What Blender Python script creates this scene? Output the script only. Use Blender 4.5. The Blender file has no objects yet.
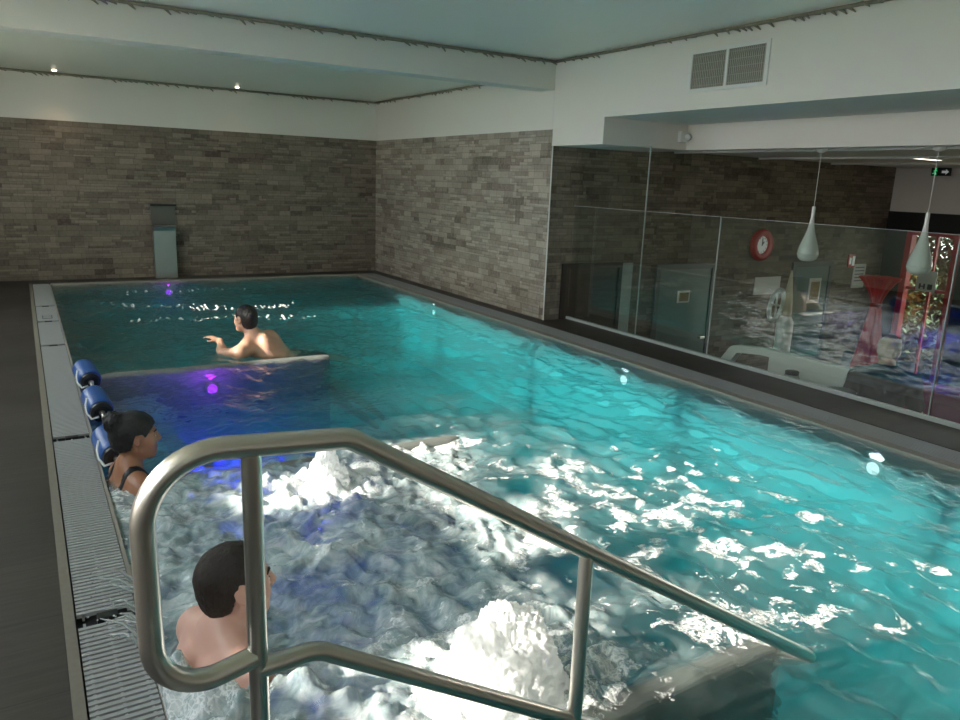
import bpy, bmesh, math, random
import numpy as np
import openvdb
from mathutils import Vector, Matrix

random.seed(7)
RNG = np.random.default_rng(11)
SC = bpy.context.scene
COL = SC.collection
PI = math.pi

# ------------------------------------------------------------------ helpers
def put(o, label=None, cat=None, group=None, kind=None, parent=None):
    if o.name not in COL.objects:
        COL.objects.link(o)
    if label: o['label'] = label
    if cat: o['category'] = cat
    if group: o['group'] = group
    if kind: o['kind'] = kind
    if parent is not None: o.parent = parent
    return o

def empty(name, loc, label, cat, group=None, rotz=0.0):
    o = bpy.data.objects.new(name, None)
    o.empty_display_size = 0.05
    o.location = loc
    o.rotation_euler = (0, 0, rotz)
    return put(o, label, cat, group)

def finish(bm, name, mat, parent=None, smooth=False, label=None, cat=None, group=None, kind=None, loc=None, autos=None):
    me = bpy.data.meshes.new(name)
    bmesh.ops.recalc_face_normals(bm, faces=bm.faces)
    bm.to_mesh(me); bm.free()
    if mat is not None: me.materials.append(mat)
    if smooth:
        me.polygons.foreach_set('use_smooth', [True] * len(me.polygons))
        if autos is not None:
            me.set_sharp_from_angle(angle=math.radians(autos))
    o = bpy.data.objects.new(name, me)
    if loc is not None: o.location = loc
    return put(o, label, cat, group, kind, parent)

def box(bm, x0, x1, y0, y1, z0, z1, bev=0.0):
    tmp = bmesh.new()
    bmesh.ops.create_cube(tmp, size=1.0)
    for v in tmp.verts:
        v.co = Vector((x0 + (v.co.x + .5) * (x1 - x0), y0 + (v.co.y + .5) * (y1 - y0), z0 + (v.co.z + .5) * (z1 - z0)))
    if bev > 0:
        bmesh.ops.bevel(tmp, geom=tmp.edges[:], offset=bev, segments=2, affect='EDGES', profile=.7)
    me = bpy.data.meshes.new('t'); tmp.to_mesh(me); tmp.free()
    bm.from_mesh(me); bpy.data.meshes.remove(me)

def B(*boxes, bev=0.0):
    bm = bmesh.new()
    for b in boxes: box(bm, *b, bev=bev)
    return bm

def fillet(pts, rad, seg=8):
    pts = [Vector(p) for p in pts]
    out = [pts[0]]
    for i in range(1, len(pts) - 1):
        r = rad[i - 1] if isinstance(rad, (list, tuple)) else rad
        a, b, c = pts[i - 1], pts[i], pts[i + 1]
        u = (a - b).normalized(); v = (c - b).normalized()
        ang = u.angle(v)
        if r <= 0 or ang > 3.1:
            out.append(b); continue
        d = min(r / math.tan(ang / 2), (a - b).length * .49 if i > 1 else (a - b).length * .95, (c - b).length * .49 if i < len(pts) - 2 else (c - b).length * .95)
        rr = d * math.tan(ang / 2)
        bis = (u + v).normalized(); ctr = b + bis * (rr / math.sin(ang / 2))
        p0 = b + u * d - ctr; p1 = b + v * d - ctr
        tot = p0.angle(p1); ax = p0.cross(p1).normalized()
        for k in range(seg + 1):
            out.append(ctr + Matrix.Rotation(tot * k / seg, 3, ax) @ p0)
    out.append(pts[-1])
    return out

def tube(bm, pts, r, n=16, caps=True, r2=None):
    pts = [Vector(p) for p in pts]
    m = len(pts)
    t0 = (pts[1] - pts[0]).normalized()
    nrm = t0.orthogonal().normalized()
    rings = []
    pt = t0
    for i, p in enumerate(pts):
        if i == 0: t = t0
        elif i == m - 1: t = (pts[-1] - pts[-2]).normalized()
        else: t = ((pts[i + 1] - p).normalized() + (p - pts[i - 1]).normalized()).normalized()
        q = pt.rotation_difference(t)
        nrm = (q @ nrm); nrm = (nrm - t * nrm.dot(t)).normalized(); pt = t
        bi = t.cross(nrm)
        rad = r if r2 is None else r + (r2 - r) * i / (m - 1)
        rings.append([bm.verts.new(p + nrm * (rad * math.cos(2 * PI * k / n)) + bi * (rad * math.sin(2 * PI * k / n))) for k in range(n)])
    for i in range(m - 1):
        for k in range(n):
            bm.faces.new((rings[i][k], rings[i][(k + 1) % n], rings[i + 1][(k + 1) % n], rings[i + 1][k]))
    if caps:
        bm.faces.new(rings[0][::-1]); bm.faces.new(rings[-1])
    return bm

def lathe(bm, prof, n=32, loc=(0, 0, 0), M=None, rf=None):
    rings = []
    for (r, z) in prof:
        ring = []
        for k in range(n):
            a = 2 * PI * k / n
            rr = r * (rf(a, z) if rf else 1)
            v = Vector((rr * math.cos(a), rr * math.sin(a), z))
            if M is not None: v = M @ v
            ring.append(bm.verts.new(v + Vector(loc)))
        rings.append(ring)
    for i in range(len(rings) - 1):
        for k in range(n):
            bm.faces.new((rings[i][k], rings[i][(k + 1) % n], rings[i + 1][(k + 1) % n], rings[i + 1][k]))
    bm.faces.new(rings[0][::-1]); bm.faces.new(rings[-1])
    return bm

def extrude_poly(bm, pts, dvec):
    vs = [bm.verts.new(Vector(p)) for p in pts]
    ws = [bm.verts.new(Vector(p) + Vector(dvec)) for p in pts]
    bm.faces.new(vs); bm.faces.new(ws[::-1])
    n = len(vs)
    for i in range(n):
        bm.faces.new((vs[i], vs[(i + 1) % n], ws[(i + 1) % n], ws[i]))
    return bm

# ------------------------------------------------------------------ materials
class NT:
    def __init__(s, name):
        s.m = bpy.data.materials.new(name); s.m.use_nodes = True
        s.t = s.m.node_tree; s.t.nodes.clear()
        s.out = s.t.nodes.new('ShaderNodeOutputMaterial')
    def n(s, typ, ins=None, **props):
        nd = s.t.nodes.new(typ)
        for k, v in props.items(): setattr(nd, k, v)
        for k, v in (ins or {}).items():
            sock = nd.inputs[k]
            if isinstance(v, bpy.types.NodeSocket): s.t.links.new(v, sock)
            else: sock.default_value = v
        return nd
    def math(s, op, a, b=0.0, clamp=False):
        return s.n('ShaderNodeMath', {0: a, 1: b}, operation=op, use_clamp=clamp).outputs[0]
    def mixc(s, f, a, b, bt='MIX'):
        nd = s.n('ShaderNodeMix', {0: f, 6: a, 7: b}, data_type='RGBA', blend_type=bt)
        return nd.outputs[2]
    def ramp(s, f, stops):
        nd = s.n('ShaderNodeValToRGB', {0: f})
        e = nd.color_ramp.elements
        while len(e) < len(stops): e.new(.5)
        for i, (p, c) in enumerate(stops): e[i].position = p; e[i].color = c
        return nd.outputs[0]
    def surf(s, sh): s.t.links.new(sh, s.out.inputs[0]); return s.m

def c4(c): return (c[0], c[1], c[2], 1.0)

def plain(name, col, rough=.5, metal=0.0, spec=.5, var=.06, scale=12, bump=0.0, emit=None, coat=0.0):
    t = NT(name)
    co = t.n('ShaderNodeTexCoord').outputs['Object']
    nz = t.n('ShaderNodeTexNoise', {'Vector': co, 'Scale': scale, 'Detail': 4.0}).outputs[0]
    a = c4([max(0, x * (1 - var)) for x in col]); b = c4([min(1, x * (1 + var)) for x in col])
    ins = {'Base Color': t.mixc(nz, a, b), 'Roughness': rough, 'Metallic': metal, 'Specular IOR Level': spec, 'Coat Weight': coat}
    if emit: ins['Emission Color'] = c4(emit[0]); ins['Emission Strength'] = emit[1]
    if bump:
        ins['Normal'] = t.n('ShaderNodeBump', {'Height': nz, 'Strength': bump, 'Distance': .01}).outputs[0]
    return t.surf(t.n('ShaderNodeBsdfPrincipled', ins).outputs[0])

def brick_mat(name, axes, c_lo, c_hi, c_dark):
    t = NT(name)
    g = t.n('ShaderNodeNewGeometry').outputs['Position']
    sx = t.n('ShaderNodeSeparateXYZ', {0: g})
    h = sx.outputs[axes]
    vec = t.n('ShaderNodeCombineXYZ', {0: h, 1: sx.outputs[2], 2: 0.0}).outputs[0]
    def br(wd, ht, off, sq, seed, mortar):
        v2 = t.n('ShaderNodeVectorMath', {0: vec, 1: (seed, seed * .37, 0)}, operation='ADD').outputs[0]
        return t.n('ShaderNodeTexBrick', {'Vector': v2, 'Color1': (0, 0, 0, 1), 'Color2': (1, 1, 1, 1), 'Mortar': (0, 0, 0, 1),
                   'Scale': 1.0, 'Mortar Size': mortar, 'Mortar Smooth': .2, 'Bias': 0.0, 'Brick Width': wd, 'Row Height': ht},
                   offset=off, squash=sq, squash_frequency=3, offset_frequency=2)
    b1 = br(.25, .075, .43, .7, 3.1, .0016)
    b2 = br(.34, .15, .31, 1.3, 7.7, .0)
    b3 = br(.17, .0375, .5, 1.6, 1.3, .0012)
    tone = t.math('ADD', t.math('MULTIPLY', b1.outputs['Color'], .55), t.math('MULTIPLY', b2.outputs['Color'], .45))
    split = t.math('GREATER_THAN', b2.outputs['Color'], .62)
    tone = t.n('ShaderNodeMix', {0: split, 2: tone, 3: t.math('ADD', t.math('MULTIPLY', b3.outputs['Color'], .6), .2)}, data_type='FLOAT').outputs[0]
    nz = t.n('ShaderNodeTexNoise', {'Vector': g, 'Scale': 26.0, 'Detail': 6.0, 'Roughness': .65}).outputs[0]
    tone2 = t.math('ADD', tone, t.math('MULTIPLY', t.math('SUBTRACT', nz, .5), .7))
    col = t.ramp(tone2, [(0.0, c4(c_dark)), (.22, c4(c_lo)), (.6, c4([(a + b) / 2 for a, b in zip(c_lo, c_hi)])), (1.0, c4(c_hi))])
    f3 = t.math('MULTIPLY', b3.outputs['Fac'], split)
    mort = t.math('MAXIMUM', b1.outputs['Fac'], f3)
    col = t.mixc(t.math('MULTIPLY', mort, .7), col, c4([x * .35 for x in c_dark]))
    hgt = t.math('SUBTRACT', t.math('ADD', t.math('MULTIPLY', tone, .6), t.math('MULTIPLY', nz, .5)), t.math('MULTIPLY', mort, .8))
    bmp = t.n('ShaderNodeBump', {'Height': hgt, 'Strength': .45, 'Distance': .010}).outputs[0]
    return t.surf(t.n('ShaderNodeBsdfPrincipled', {'Base Color': col, 'Roughness': .62, 'Specular IOR Level': .35, 'Normal': bmp}).outputs[0])

def tile_mat(name, c1, c2, sx_, sy_, rough):
    t = NT(name)
    g = t.n('ShaderNodeNewGeometry').outputs['Position']
    b = t.n('ShaderNodeTexBrick', {'Vector': g, 'Color1': c4(c1), 'Color2': c4(c2), 'Mortar': (.018, .016, .015, 1), 'Scale': 1.0,
            'Mortar Size': .0025, 'Mortar Smooth': .1, 'Bias': 0.0, 'Brick Width': sx_, 'Row Height': sy_}, offset=.5)
    st = t.n('ShaderNodeMapping', {'Vector': g, 'Scale': (2.5, 30, 2.5)}).outputs[0]
    nz = t.n('ShaderNodeTexNoise', {'Vector': st, 'Scale': 1.6, 'Detail': 8.0, 'Roughness': .7}).outputs[0]
    n2 = t.n('ShaderNodeTexNoise', {'Vector': g, 'Scale': 1.4, 'Detail': 3.0}).outputs[0]
    col = t.mixc(.75, b.outputs['Color'], t.ramp(nz, [(.2, (.25, .25, .25, 1)), (.8, (1.5, 1.45, 1.4, 1))]), 'MULTIPLY')
    rg = t.math('ADD', t.math('MULTIPLY', n2, .25), rough)
    bmp = t.n('ShaderNodeBump', {'Height': t.math('SUBTRACT', nz, t.math('MULTIPLY', b.outputs['Fac'], 2.0)), 'Strength': .25, 'Distance': .004}).outputs[0]
    return t.surf(t.n('ShaderNodeBsdfPrincipled', {'Base Color': col, 'Roughness': rg, 'Normal': bmp}).outputs[0])

def schlick(t, f0, nrm=None):
    ins = {'Blend': .5}
    if nrm is not None: ins['Normal'] = nrm
    fc = t.n('ShaderNodeLayerWeight', ins).outputs['Facing']
    return t.math('ADD', t.math('MULTIPLY', t.math('POWER', fc, 5.0), 1 - f0), f0)

def glass_mat(name, tint=(.93, .97, .95), f0=.09):
    t = NT(name)
    F = schlick(t, f0)
    tr = t.n('ShaderNodeBsdfTransparent', {'Color': c4(tint)}).outputs[0]
    gl = t.n('ShaderNodeBsdfGlossy', {'Color': (1, 1, 1, 1), 'Roughness': .0}).outputs[0]
    return t.surf(t.n('ShaderNodeMixShader', {0: F, 1: tr, 2: gl}).outputs[0])

def steel_mat(name, col=(.66, .63, .58), rough=.30, streak=(1, 1, 1)):
    t = NT(name)
    g = t.n('ShaderNodeTexCoord').outputs['Object']
    mp = t.n('ShaderNodeMapping', {'Vector': g, 'Scale': streak}).outputs[0]
    nz = t.n('ShaderNodeTexNoise', {'Vector': mp, 'Scale': 18.0, 'Detail': 5.0}).outputs[0]
    return t.surf(t.n('ShaderNodeBsdfPrincipled', {'Base Color': c4(col), 'Metallic': 1.0,
        'Roughness': t.math('ADD', t.math('MULTIPLY', nz, .04), rough - .02)}).outputs[0])

def skin_mat(name, col, red=.12):
    t = NT(name)
    g = t.n('ShaderNodeTexCoord').outputs['Object']
    n1 = t.n('ShaderNodeTexNoise', {'Vector': g, 'Scale': 9.0, 'Detail': 3.0}).outputs[0]
    n2 = t.n('ShaderNodeTexNoise', {'Vector': g, 'Scale': 160.0, 'Detail': 2.0}).outputs[0]
    a = c4([col[0] * .95, col[1] * .85, col[2] * .8]); b = c4([min(1, col[0] * 1.06), col[1] * 1.04, col[2] * 1.02])
    bmp = t.n('ShaderNodeBump', {'Height': n2, 'Strength': .08, 'Distance': .002}).outputs[0]
    return t.surf(t.n('ShaderNodeBsdfPrincipled', {'Base Color': t.mixc(n1, a, b), 'Roughness': .42, 'Subsurface Weight': .08,
        'Subsurface Radius': (.02, .008, .004), 'Normal': bmp}).outputs[0])

def hair_mat(name, col, rough=.38):
    t = NT(name)
    g = t.n('ShaderNodeTexCoord').outputs['Object']
    mp = t.n('ShaderNodeMapping', {'Vector': g, 'Scale': (60, 60, 14)}).outputs[0]
    nz = t.n('ShaderNodeTexNoise', {'Vector': mp, 'Scale': 3.0, 'Detail': 6.0, 'Roughness': .7, 'Distortion': .6}).outputs[0]
    bmp = t.n('ShaderNodeBump', {'Height': nz, 'Strength': .9, 'Distance': .006}).outputs[0]
    return t.surf(t.n('ShaderNodeBsdfPrincipled', {'Base Color': t.mixc(nz, c4([x * .45 for x in col]), c4([min(1, x * 1.5) for x in col])),
        'Roughness': rough, 'Normal': bmp}).outputs[0])

def water_mat():
    t = NT('pool_water')
    g = t.n('ShaderNodeNewGeometry').outputs['Position']
    foam_a = t.n('ShaderNodeAttribute', attribute_name='foam').outputs['Fac']
    aer_a = t.n('ShaderNodeAttribute', attribute_name='aer').outputs['Fac']
    wv = t.n('ShaderNodeTexNoise', {'Vector': g, 'Scale': 16.0, 'Detail': 3.0, 'Distortion': .8}).outputs[0]
    fine = t.n('ShaderNodeTexNoise', {'Vector': g, 'Scale': 55.0, 'Detail': 3.0}).outputs[0]
    bmp = t.n('ShaderNodeBump', {'Height': t.math('ADD', wv, t.math('MULTIPLY', fine, .25)), 'Strength': .30, 'Distance': .012}).outputs[0]
    # foam: ragged patches full of small bubbles
    n1 = t.n('ShaderNodeTexNoise', {'Vector': g, 'Scale': 11.0, 'Detail': 5.0, 'Roughness': .62, 'Distortion': 1.2}).outputs[0]
    dist = t.n('ShaderNodeVectorMath', {0: g, 1: t.n('ShaderNodeVectorMath', {0: t.n('ShaderNodeTexNoise', {'Vector': g, 'Scale': 22.0}).outputs['Color'], 'Scale': .02}, operation='SCALE').outputs[0]}, operation='ADD').outputs[0]
    v1 = t.n('ShaderNodeTexVoronoi', {'Vector': dist, 'Scale': 62.0}, feature='DISTANCE_TO_EDGE').outputs['Distance']
    s = t.math('ADD', foam_a, t.math('MULTIPLY', t.math('SUBTRACT', n1, .5), 1.1))
    solid = t.n('ShaderNodeMapRange', {0: s, 1: .52, 2: .66}, interpolation_type='SMOOTHSTEP').outputs[0]
    holes = t.n('ShaderNodeMapRange', {0: v1, 1: .02, 2: .20}, interpolation_type='SMOOTHSTEP').outputs[0]
    n5 = t.n('ShaderNodeTexNoise', {'Vector': dist, 'Scale': 34.0, 'Detail': 4.0, 'Roughness': .6, 'Distortion': .6}).outputs[0]
    holes2 = t.n('ShaderNodeMapRange', {0: n5, 1: .47, 2: .60}, interpolation_type='SMOOTHSTEP').outputs[0]
    dens = t.n('ShaderNodeMapRange', {0: s, 1: .85, 2: 1.35}, interpolation_type='SMOOTHSTEP').outputs[0]
    flk = t.n('ShaderNodeTexNoise', {'Vector': dist, 'Scale': 26.0, 'Detail': 3.0, 'Roughness': .55, 'Distortion': 1.0}).outputs[0]
    s2 = t.math('ADD', t.math('MULTIPLY', foam_a, .55), t.math('MULTIPLY', t.math('SUBTRACT', flk, .5), 1.15))
    solid = t.math('MAXIMUM', solid, t.math('MULTIPLY', t.n('ShaderNodeMapRange', {0: s2, 1: .40, 2: .47}, interpolation_type='SMOOTHSTEP').outputs[0], .9))
    hol = t.math('MULTIPLY', t.math('MAXIMUM', t.math('MULTIPLY', holes, .55), holes2), t.math('SUBTRACT', 1.0, dens))
    mask = t.math('MULTIPLY', solid, t.math('SUBTRACT', 1.0, t.math('MULTIPLY', hol, .95)), clamp=True)
    F = schlick(t, .022, bmp)
    tr = t.n('ShaderNodeBsdfTransparent', {'Color': (1, 1, 1, 1)}).outputs[0]
    rf = t.n('ShaderNodeBsdfRefraction', {'Color': (1, 1, 1, 1), 'Roughness': .0, 'IOR': 1.33, 'Normal': bmp}).outputs[0]
    gl = t.n('ShaderNodeBsdfGlossy', {'Color': (1, 1, 1, 1), 'Roughness': .015, 'Normal': bmp}).outputs[0]
    base = t.n('ShaderNodeMixShader', {0: .62, 1: tr, 2: rf}).outputs[0]
    # aerated, milky water in the bubbling bay
    n4 = t.n('ShaderNodeTexNoise', {'Vector': g, 'Scale': 8.0, 'Detail': 8.0, 'Roughness': .68, 'Distortion': 1.6}).outputs[0]
    mcol = t.ramp(n4, [(.30, (.22, .33, .34, 1)), (.50, (.48, .57, .57, 1)), (.66, (.78, .82, .81, 1))])
    milk = t.n('ShaderNodeBsdfDiffuse', {'Color': mcol, 'Normal': t.n('ShaderNodeBump', {'Height': n4, 'Strength': .5, 'Distance': .02}).outputs[0]}).outputs[0]
    n3 = t.n('ShaderNodeTexNoise', {'Vector': g, 'Scale': 5.5, 'Detail': 5.0, 'Distortion': 1.0}).outputs[0]
    am = t.math('MULTIPLY', aer_a, t.n('ShaderNodeMapRange', {0: n3, 1: .1, 2: .5}).outputs[0], clamp=True)
    base = t.n('ShaderNodeMixShader', {0: am, 1: base, 2: milk}).outputs[0]
    w = t.n('ShaderNodeMixShader', {0: F, 1: base, 2: gl}).outputs[0]
    fd = t.n('ShaderNodeBsdfPrincipled', {'Base Color': (.86, .88, .87, 1), 'Roughness': .55, 'Normal': t.n('ShaderNodeBump', {'Height': v1, 'Strength': .5, 'Distance': .01}).outputs[0]}).outputs[0]
    t.surf(t.n('ShaderNodeMixShader', {0: mask, 1: w, 2: fd}).outputs[0])
    vol = t.n('ShaderNodeVolumeAbsorption', {'Color': (.20, .87, .885, 1), 'Density': 1.1}).outputs[0]
    t.t.links.new(vol, t.out.inputs['Volume'])
    return t.m

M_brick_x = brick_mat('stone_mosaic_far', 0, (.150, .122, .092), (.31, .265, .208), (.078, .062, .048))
M_brick_y = brick_mat('stone_mosaic_side', 1, (.25, .215, .175), (.52, .46, .39), (.13, .108, .088))  # same stone as the far wall, colour lightened to make up for dim light
M_plaster = plain('white_plaster', (.74, .715, .655), .8, var=.02, scale=3)
M_ceiling = plain('stretch_ceiling', (.88, .86, .76), .30, var=.02, scale=2, spec=.6)
M_deck = tile_mat('dark_deck_tile', (.036, .029, .025), (.052, .042, .036), .9, .45, .34)
M_barfloor = tile_mat('bar_floor', (.05, .045, .042), (.07, .062, .057), .6, .6, .4)
M_liner = plain('pool_liner', (.33, .46, .48), .45, var=.05, scale=1.6)
M_bay = plain('bay_wall', (.17, .18, .165), .4, var=.1)
M_steel = steel_mat('brushed_steel', streak=(1, 1, 1))
M_steel_pale = steel_mat('pale_steel', (.62, .60, .56), .34)
M_grate = plain('grate_plastic', (.36, .365, .36), .45, var=.08, scale=30)
M_grate_dark = plain('grate_channel_dark', (.03, .03, .03), .8)  # near-black gutter channel below the grating slats
M_grate_slate = plain('grate_slate', (.30, .31, .32), .4, var=.08)
M_strip = plain('stone_strip', (.20, .175, .14), .6, var=.15, scale=40)
M_lip = plain('lip_stone', (.30, .275, .235), .45, var=.12, scale=30)
M_black = plain('black_plastic', (.012, .012, .013), .35)
M_blue = plain('blue_foam_vinyl', (.022, .085, .30), .33, var=.1, scale=30)
M_white = plain('white_gloss', (.80, .82, .79), .22, var=.01, coat=.4)
M_whitepaint = plain('white_paint', (.72, .73, .70), .5, var=.03)
M_vent = plain('vent_slat', (.42, .40, .34), .5, var=.05)
M_ventdark = plain('vent_back', (.05, .045, .04), .8)
M_trim = plain('rope_trim', (.26, .235, .185), .6, var=.35, scale=60)
M_glass = glass_mat('clear_glass')
M_glass_teal = glass_mat('door_glass', (.62, .74, .70), .05)
M_water = water_mat()
M_red = plain('red_satin', (.50, .012, .015), .45, var=.2, scale=14)
M_redpaint = plain('red_frame_paint', (.48, .010, .018), .35, var=.05)
M_brown = plain('brown_door', (.045, .022, .012), .4, var=.3, scale=6)
M_doorgrey = plain('grey_green_door', (.13, .19, .175), .4, var=.05)
M_frame = plain('door_frame_metal', (.10, .11, .105), .4)
M_silver = plain('silver_panel', (.42, .46, .45), .35, var=.03)
M_paper = plain('paper', (.70, .70, .66), .7, var=.02)
M_poster = plain('poster_ochre', (.30, .22, .10), .6, var=.6, scale=25)
M_magenta = plain('magenta_fabric', (.28, .01, .10), .7, var=.15)
M_grey = plain('grey_fabric', (.16, .16, .20), .8, var=.15)
M_shirt = plain('black_cotton', (.005, .0055, .007), .8, var=.2, bump=.2)
M_swim = plain('black_swimwear', (.008, .008, .010), .5, var=.2)
M_green = plain('exit_green', (.0, .16, .05), .4, emit=((.05, .9, .3), .6))
M_exitblack = plain('exit_black', (.006, .012, .009), .3)
M_signwhite = plain('sign_white', (.75, .78, .75), .5, emit=((1, 1, 1), .12))  # slight glow put into the white; clock dial and fire sign have no lamp
M_foam = None
def foam_mat():
    t = NT('white_water')
    g = t.n('ShaderNodeTexCoord').outputs['Object']
    nz = t.n('ShaderNodeTexNoise', {'Vector': g, 'Scale': 34.0, 'Detail': 6.0, 'Roughness': .7}).outputs[0]
    bmp = t.n('ShaderNodeBump', {'Height': nz, 'Strength': .7, 'Distance': .012}).outputs[0]
    d = t.n('ShaderNodeBsdfDiffuse', {'Color': (.97, .98, .97, 1), 'Normal': bmp}).outputs[0]
    tl = t.n('ShaderNodeBsdfTranslucent', {'Color': (.96, .98, .97, 1), 'Normal': bmp}).outputs[0]
    gl = t.n('ShaderNodeBsdfGlossy', {'Roughness': .2, 'Normal': bmp}).outputs[0]
    m = t.n('ShaderNodeMixShader', {0: .5, 1: d, 2: tl}).outputs[0]
    return t.surf(t.n('ShaderNodeMixShader', {0: .06, 1: m, 2: gl}).outputs[0])
M_foam = foam_mat()
def lamp_mat(name, col, strength):
    t = NT(name)
    return t.surf(t.n('ShaderNodeEmission', {'Color': c4(col), 'Strength': strength}).outputs[0])
def clear_drop():
    t = NT('clear_splash')
    F = schlick(t, .03)
    tr = t.n('ShaderNodeBsdfTransparent', {'Color': (.86, .9, .9, 1)}).outputs[0]
    gl = t.n('ShaderNodeBsdfGlossy', {'Roughness': .05}).outputs[0]
    d = t.n('ShaderNodeBsdfDiffuse', {'Color': (.8, .82, .8, 1)}).outputs[0]
    a = t.n('ShaderNodeMixShader', {0: .35, 1: tr, 2: d}).outputs[0]
    return t.surf(t.n('ShaderNodeMixShader', {0: t.math('ADD', F, .08), 1: a, 2: gl}).outputs[0])
M_splash = clear_drop()

# ------------------------------------------------------------------ layout numbers
WZ = -0.018                     # water level
PX0, PX1 = 0.24, 4.46           # pool basin
PY0, PY1 = 0.35, 11.16
LX = -1.6                       # left wall
BY = -2.6                       # back wall
FY = 11.62                      # far wall
RX = 4.96                       # right brick wall / fascia plane
CORN = 6.83                     # where the right wall ends
GX = 5.29                       # glass balustrade
BARX, BARZ, BARC = 11.33, -1.4, 1.93
ST = 'structure'

# ------------------------------------------------------------------ setting
finish(B((LX, 0.0, BY, FY + .2, -.25, 0.0), (0.0, 5.25, BY, .05, -.25, 0.0)), 'floor', M_deck, kind=ST)
finish(B((0.0, PX1 + .35, PY1 + .13, FY + .2, -.25, 0.0), (4.80, 5.33, .05, FY + .2, -.25, 0.0)), 'floor_far', M_deck, kind=ST)
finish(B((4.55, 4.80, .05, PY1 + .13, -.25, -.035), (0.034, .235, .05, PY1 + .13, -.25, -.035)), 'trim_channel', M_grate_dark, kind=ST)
finish(B((0.0, .034, .05, PY1 + .13, -.25, .004)), 'trim_left', M_strip, kind=ST)
finish(B((PX1, 4.55, .05, PY1 + .13, -.25, .004), (PX0, PX1, PY1, PY1 + .13, -.25, .004), bev=.01), 'trim_pool_lip', M_lip, kind=ST)
finish(B((0.225, PX0, .05, PY1 + .05, -.25, -.004), (0.034, PX1, .05, PY0, -.25, .002)), 'trim_near_lip', M_lip, kind=ST)
# pool basin
finish(B((PX0 - .1, PX1 + .1, PY0 - .1, PY1 + .1, -1.15, -.95),
         (PX0 - .1, PX0, PY0 - .1, PY1 + .1, -.95, -.2495), (PX1, PX1 + .1, PY0 - .1, PY1 + .1, -.95, -.2495),
         (PX0, PX1, PY0 - .1, PY0, -.95, -.2495), (PX0, PX1, PY1, PY1 + .1, -.95, -.2495)), 'floor_pool_basin', M_liner, kind=ST)
for i, yy in enumerate((6.07, 3.80, 1.475)):
    bm = bmesh.new()
    th = .05 if i else .06; zt = (-.03, -.045, -.06)[i]
    prof = [(-th, -.95), (-th, zt)] + [(th * math.cos(PI - PI * k / 8), zt + .035 * math.sin(PI * k / 8)) for k in range(1, 8)] + [(th, zt), (th, -.95)]
    extrude_poly(bm, [((1.0 if i == 1 else PX0), yy + a, b) for a, b in prof], (2.10 - (1.0 if i == 1 else PX0), 0, 0))
    # rounded end
    r0 = [bm.verts.new((2.10, yy + a, b)) for a, b in prof]
    r1 = [bm.verts.new((2.10 + .055, yy + a * .75, b if b < -.05 else b - .004)) for a, b in prof]
    for k in range(len(prof)):
        bm.faces.new((r0[k], r0[(k + 1) % len(prof)], r1[(k + 1) % len(prof)], r1[k]))
    bm.faces.new(r1)
    finish(bm, 'wall_bay_%d' % (i + 1), M_bay, kind=ST)
finish(B((PX0, .78, 1.52, 5.99, -.95, -.52), bev=.02), 'trim_bench', M_liner, kind=ST)
bm = bmesh.new()
for k in range(5):
    box(bm, PX0, PX0 + .3 * (k + 1), PY0, 1.36, -.95, -.18 * (k + 1) - .02)
finish(bm, 'floor_pool_stairs', M_liner, kind=ST)

# brick and plaster walls
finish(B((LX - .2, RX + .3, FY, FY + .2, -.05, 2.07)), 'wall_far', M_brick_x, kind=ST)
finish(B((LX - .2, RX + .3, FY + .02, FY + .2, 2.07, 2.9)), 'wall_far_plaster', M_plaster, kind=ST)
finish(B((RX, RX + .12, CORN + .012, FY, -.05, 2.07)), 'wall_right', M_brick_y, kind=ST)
finish(B((RX - .001, RX + .12, CORN + .021, FY + .02, 2.07, 2.9)), 'wall_right_plaster', M_plaster, kind=ST)
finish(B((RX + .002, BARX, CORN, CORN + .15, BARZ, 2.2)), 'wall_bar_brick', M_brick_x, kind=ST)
finish(B((RX - .004, RX + .004, CORN - .012, CORN + .002, 0, 1.9)), 'trim_corner', M_whitepaint, kind=ST)
# ceilings and beams
finish(B((LX, RX + .2, BY, 6.85, 2.765, 2.9)), 'ceiling', M_ceiling, kind=ST)
finish(B((LX, RX + .2, 7.08, FY + .05, 2.66, 2.9)), 'ceiling_far', M_ceiling, kind=ST)
finish(B((LX, RX + .02, 6.85, 7.09, 2.47, 2.9)), 'ceiling_beam', M_plaster, kind=ST)
# fascia above the glass, with the raised recess
bm = bmesh.new()
extrude_poly(bm, [(RX, CORN + .02, 1.90), (RX, 6.0, 1.90), (RX, 6.0, 2.155), (RX, BY, 2.155), (RX, BY, 2.9), (RX, CORN + .02, 2.9)], (.18, 0, 0))
finish(bm, 'wall_fascia', M_plaster, kind=ST)
finish(B((RX + .18, 6.12, 6.0, CORN, 1.90, 2.3), (RX + .18, 6.12, BY, 6.0, 2.155, 2.3)), 'ceiling_recess', M_plaster, kind=ST)
finish(B((6.10, 6.26, BY, CORN, 1.90, 2.3)), 'ceiling_beam_bar', M_plaster, kind=ST)
finish(B((6.25, BARX + .1, BY, CORN, BARC, 2.2)), 'ceiling_bar', M_plaster, kind=ST)
bm = bmesh.new()
for k in range(3):
    box(bm, 6.75 + k * 1.5, 6.80 + k * 1.5, BY, CORN, BARC - .022, BARC)
finish(bm, 'trim_bar_ceiling', M_whitepaint, kind=ST)
finish(B((LX, BARX, BY - .2, BY, -1.5, 2.9)), 'wall_back', M_plaster, kind=ST)
finish(B((5.33, BARX + .1, BY, CORN, BARZ - .1, BARZ)), 'floor_bar', M_barfloor, kind=ST)
finish(B((5.25, 5.33, BY, CORN, BARZ, -.2)), 'wall_bar_lower', M_plaster, kind=ST)

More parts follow.
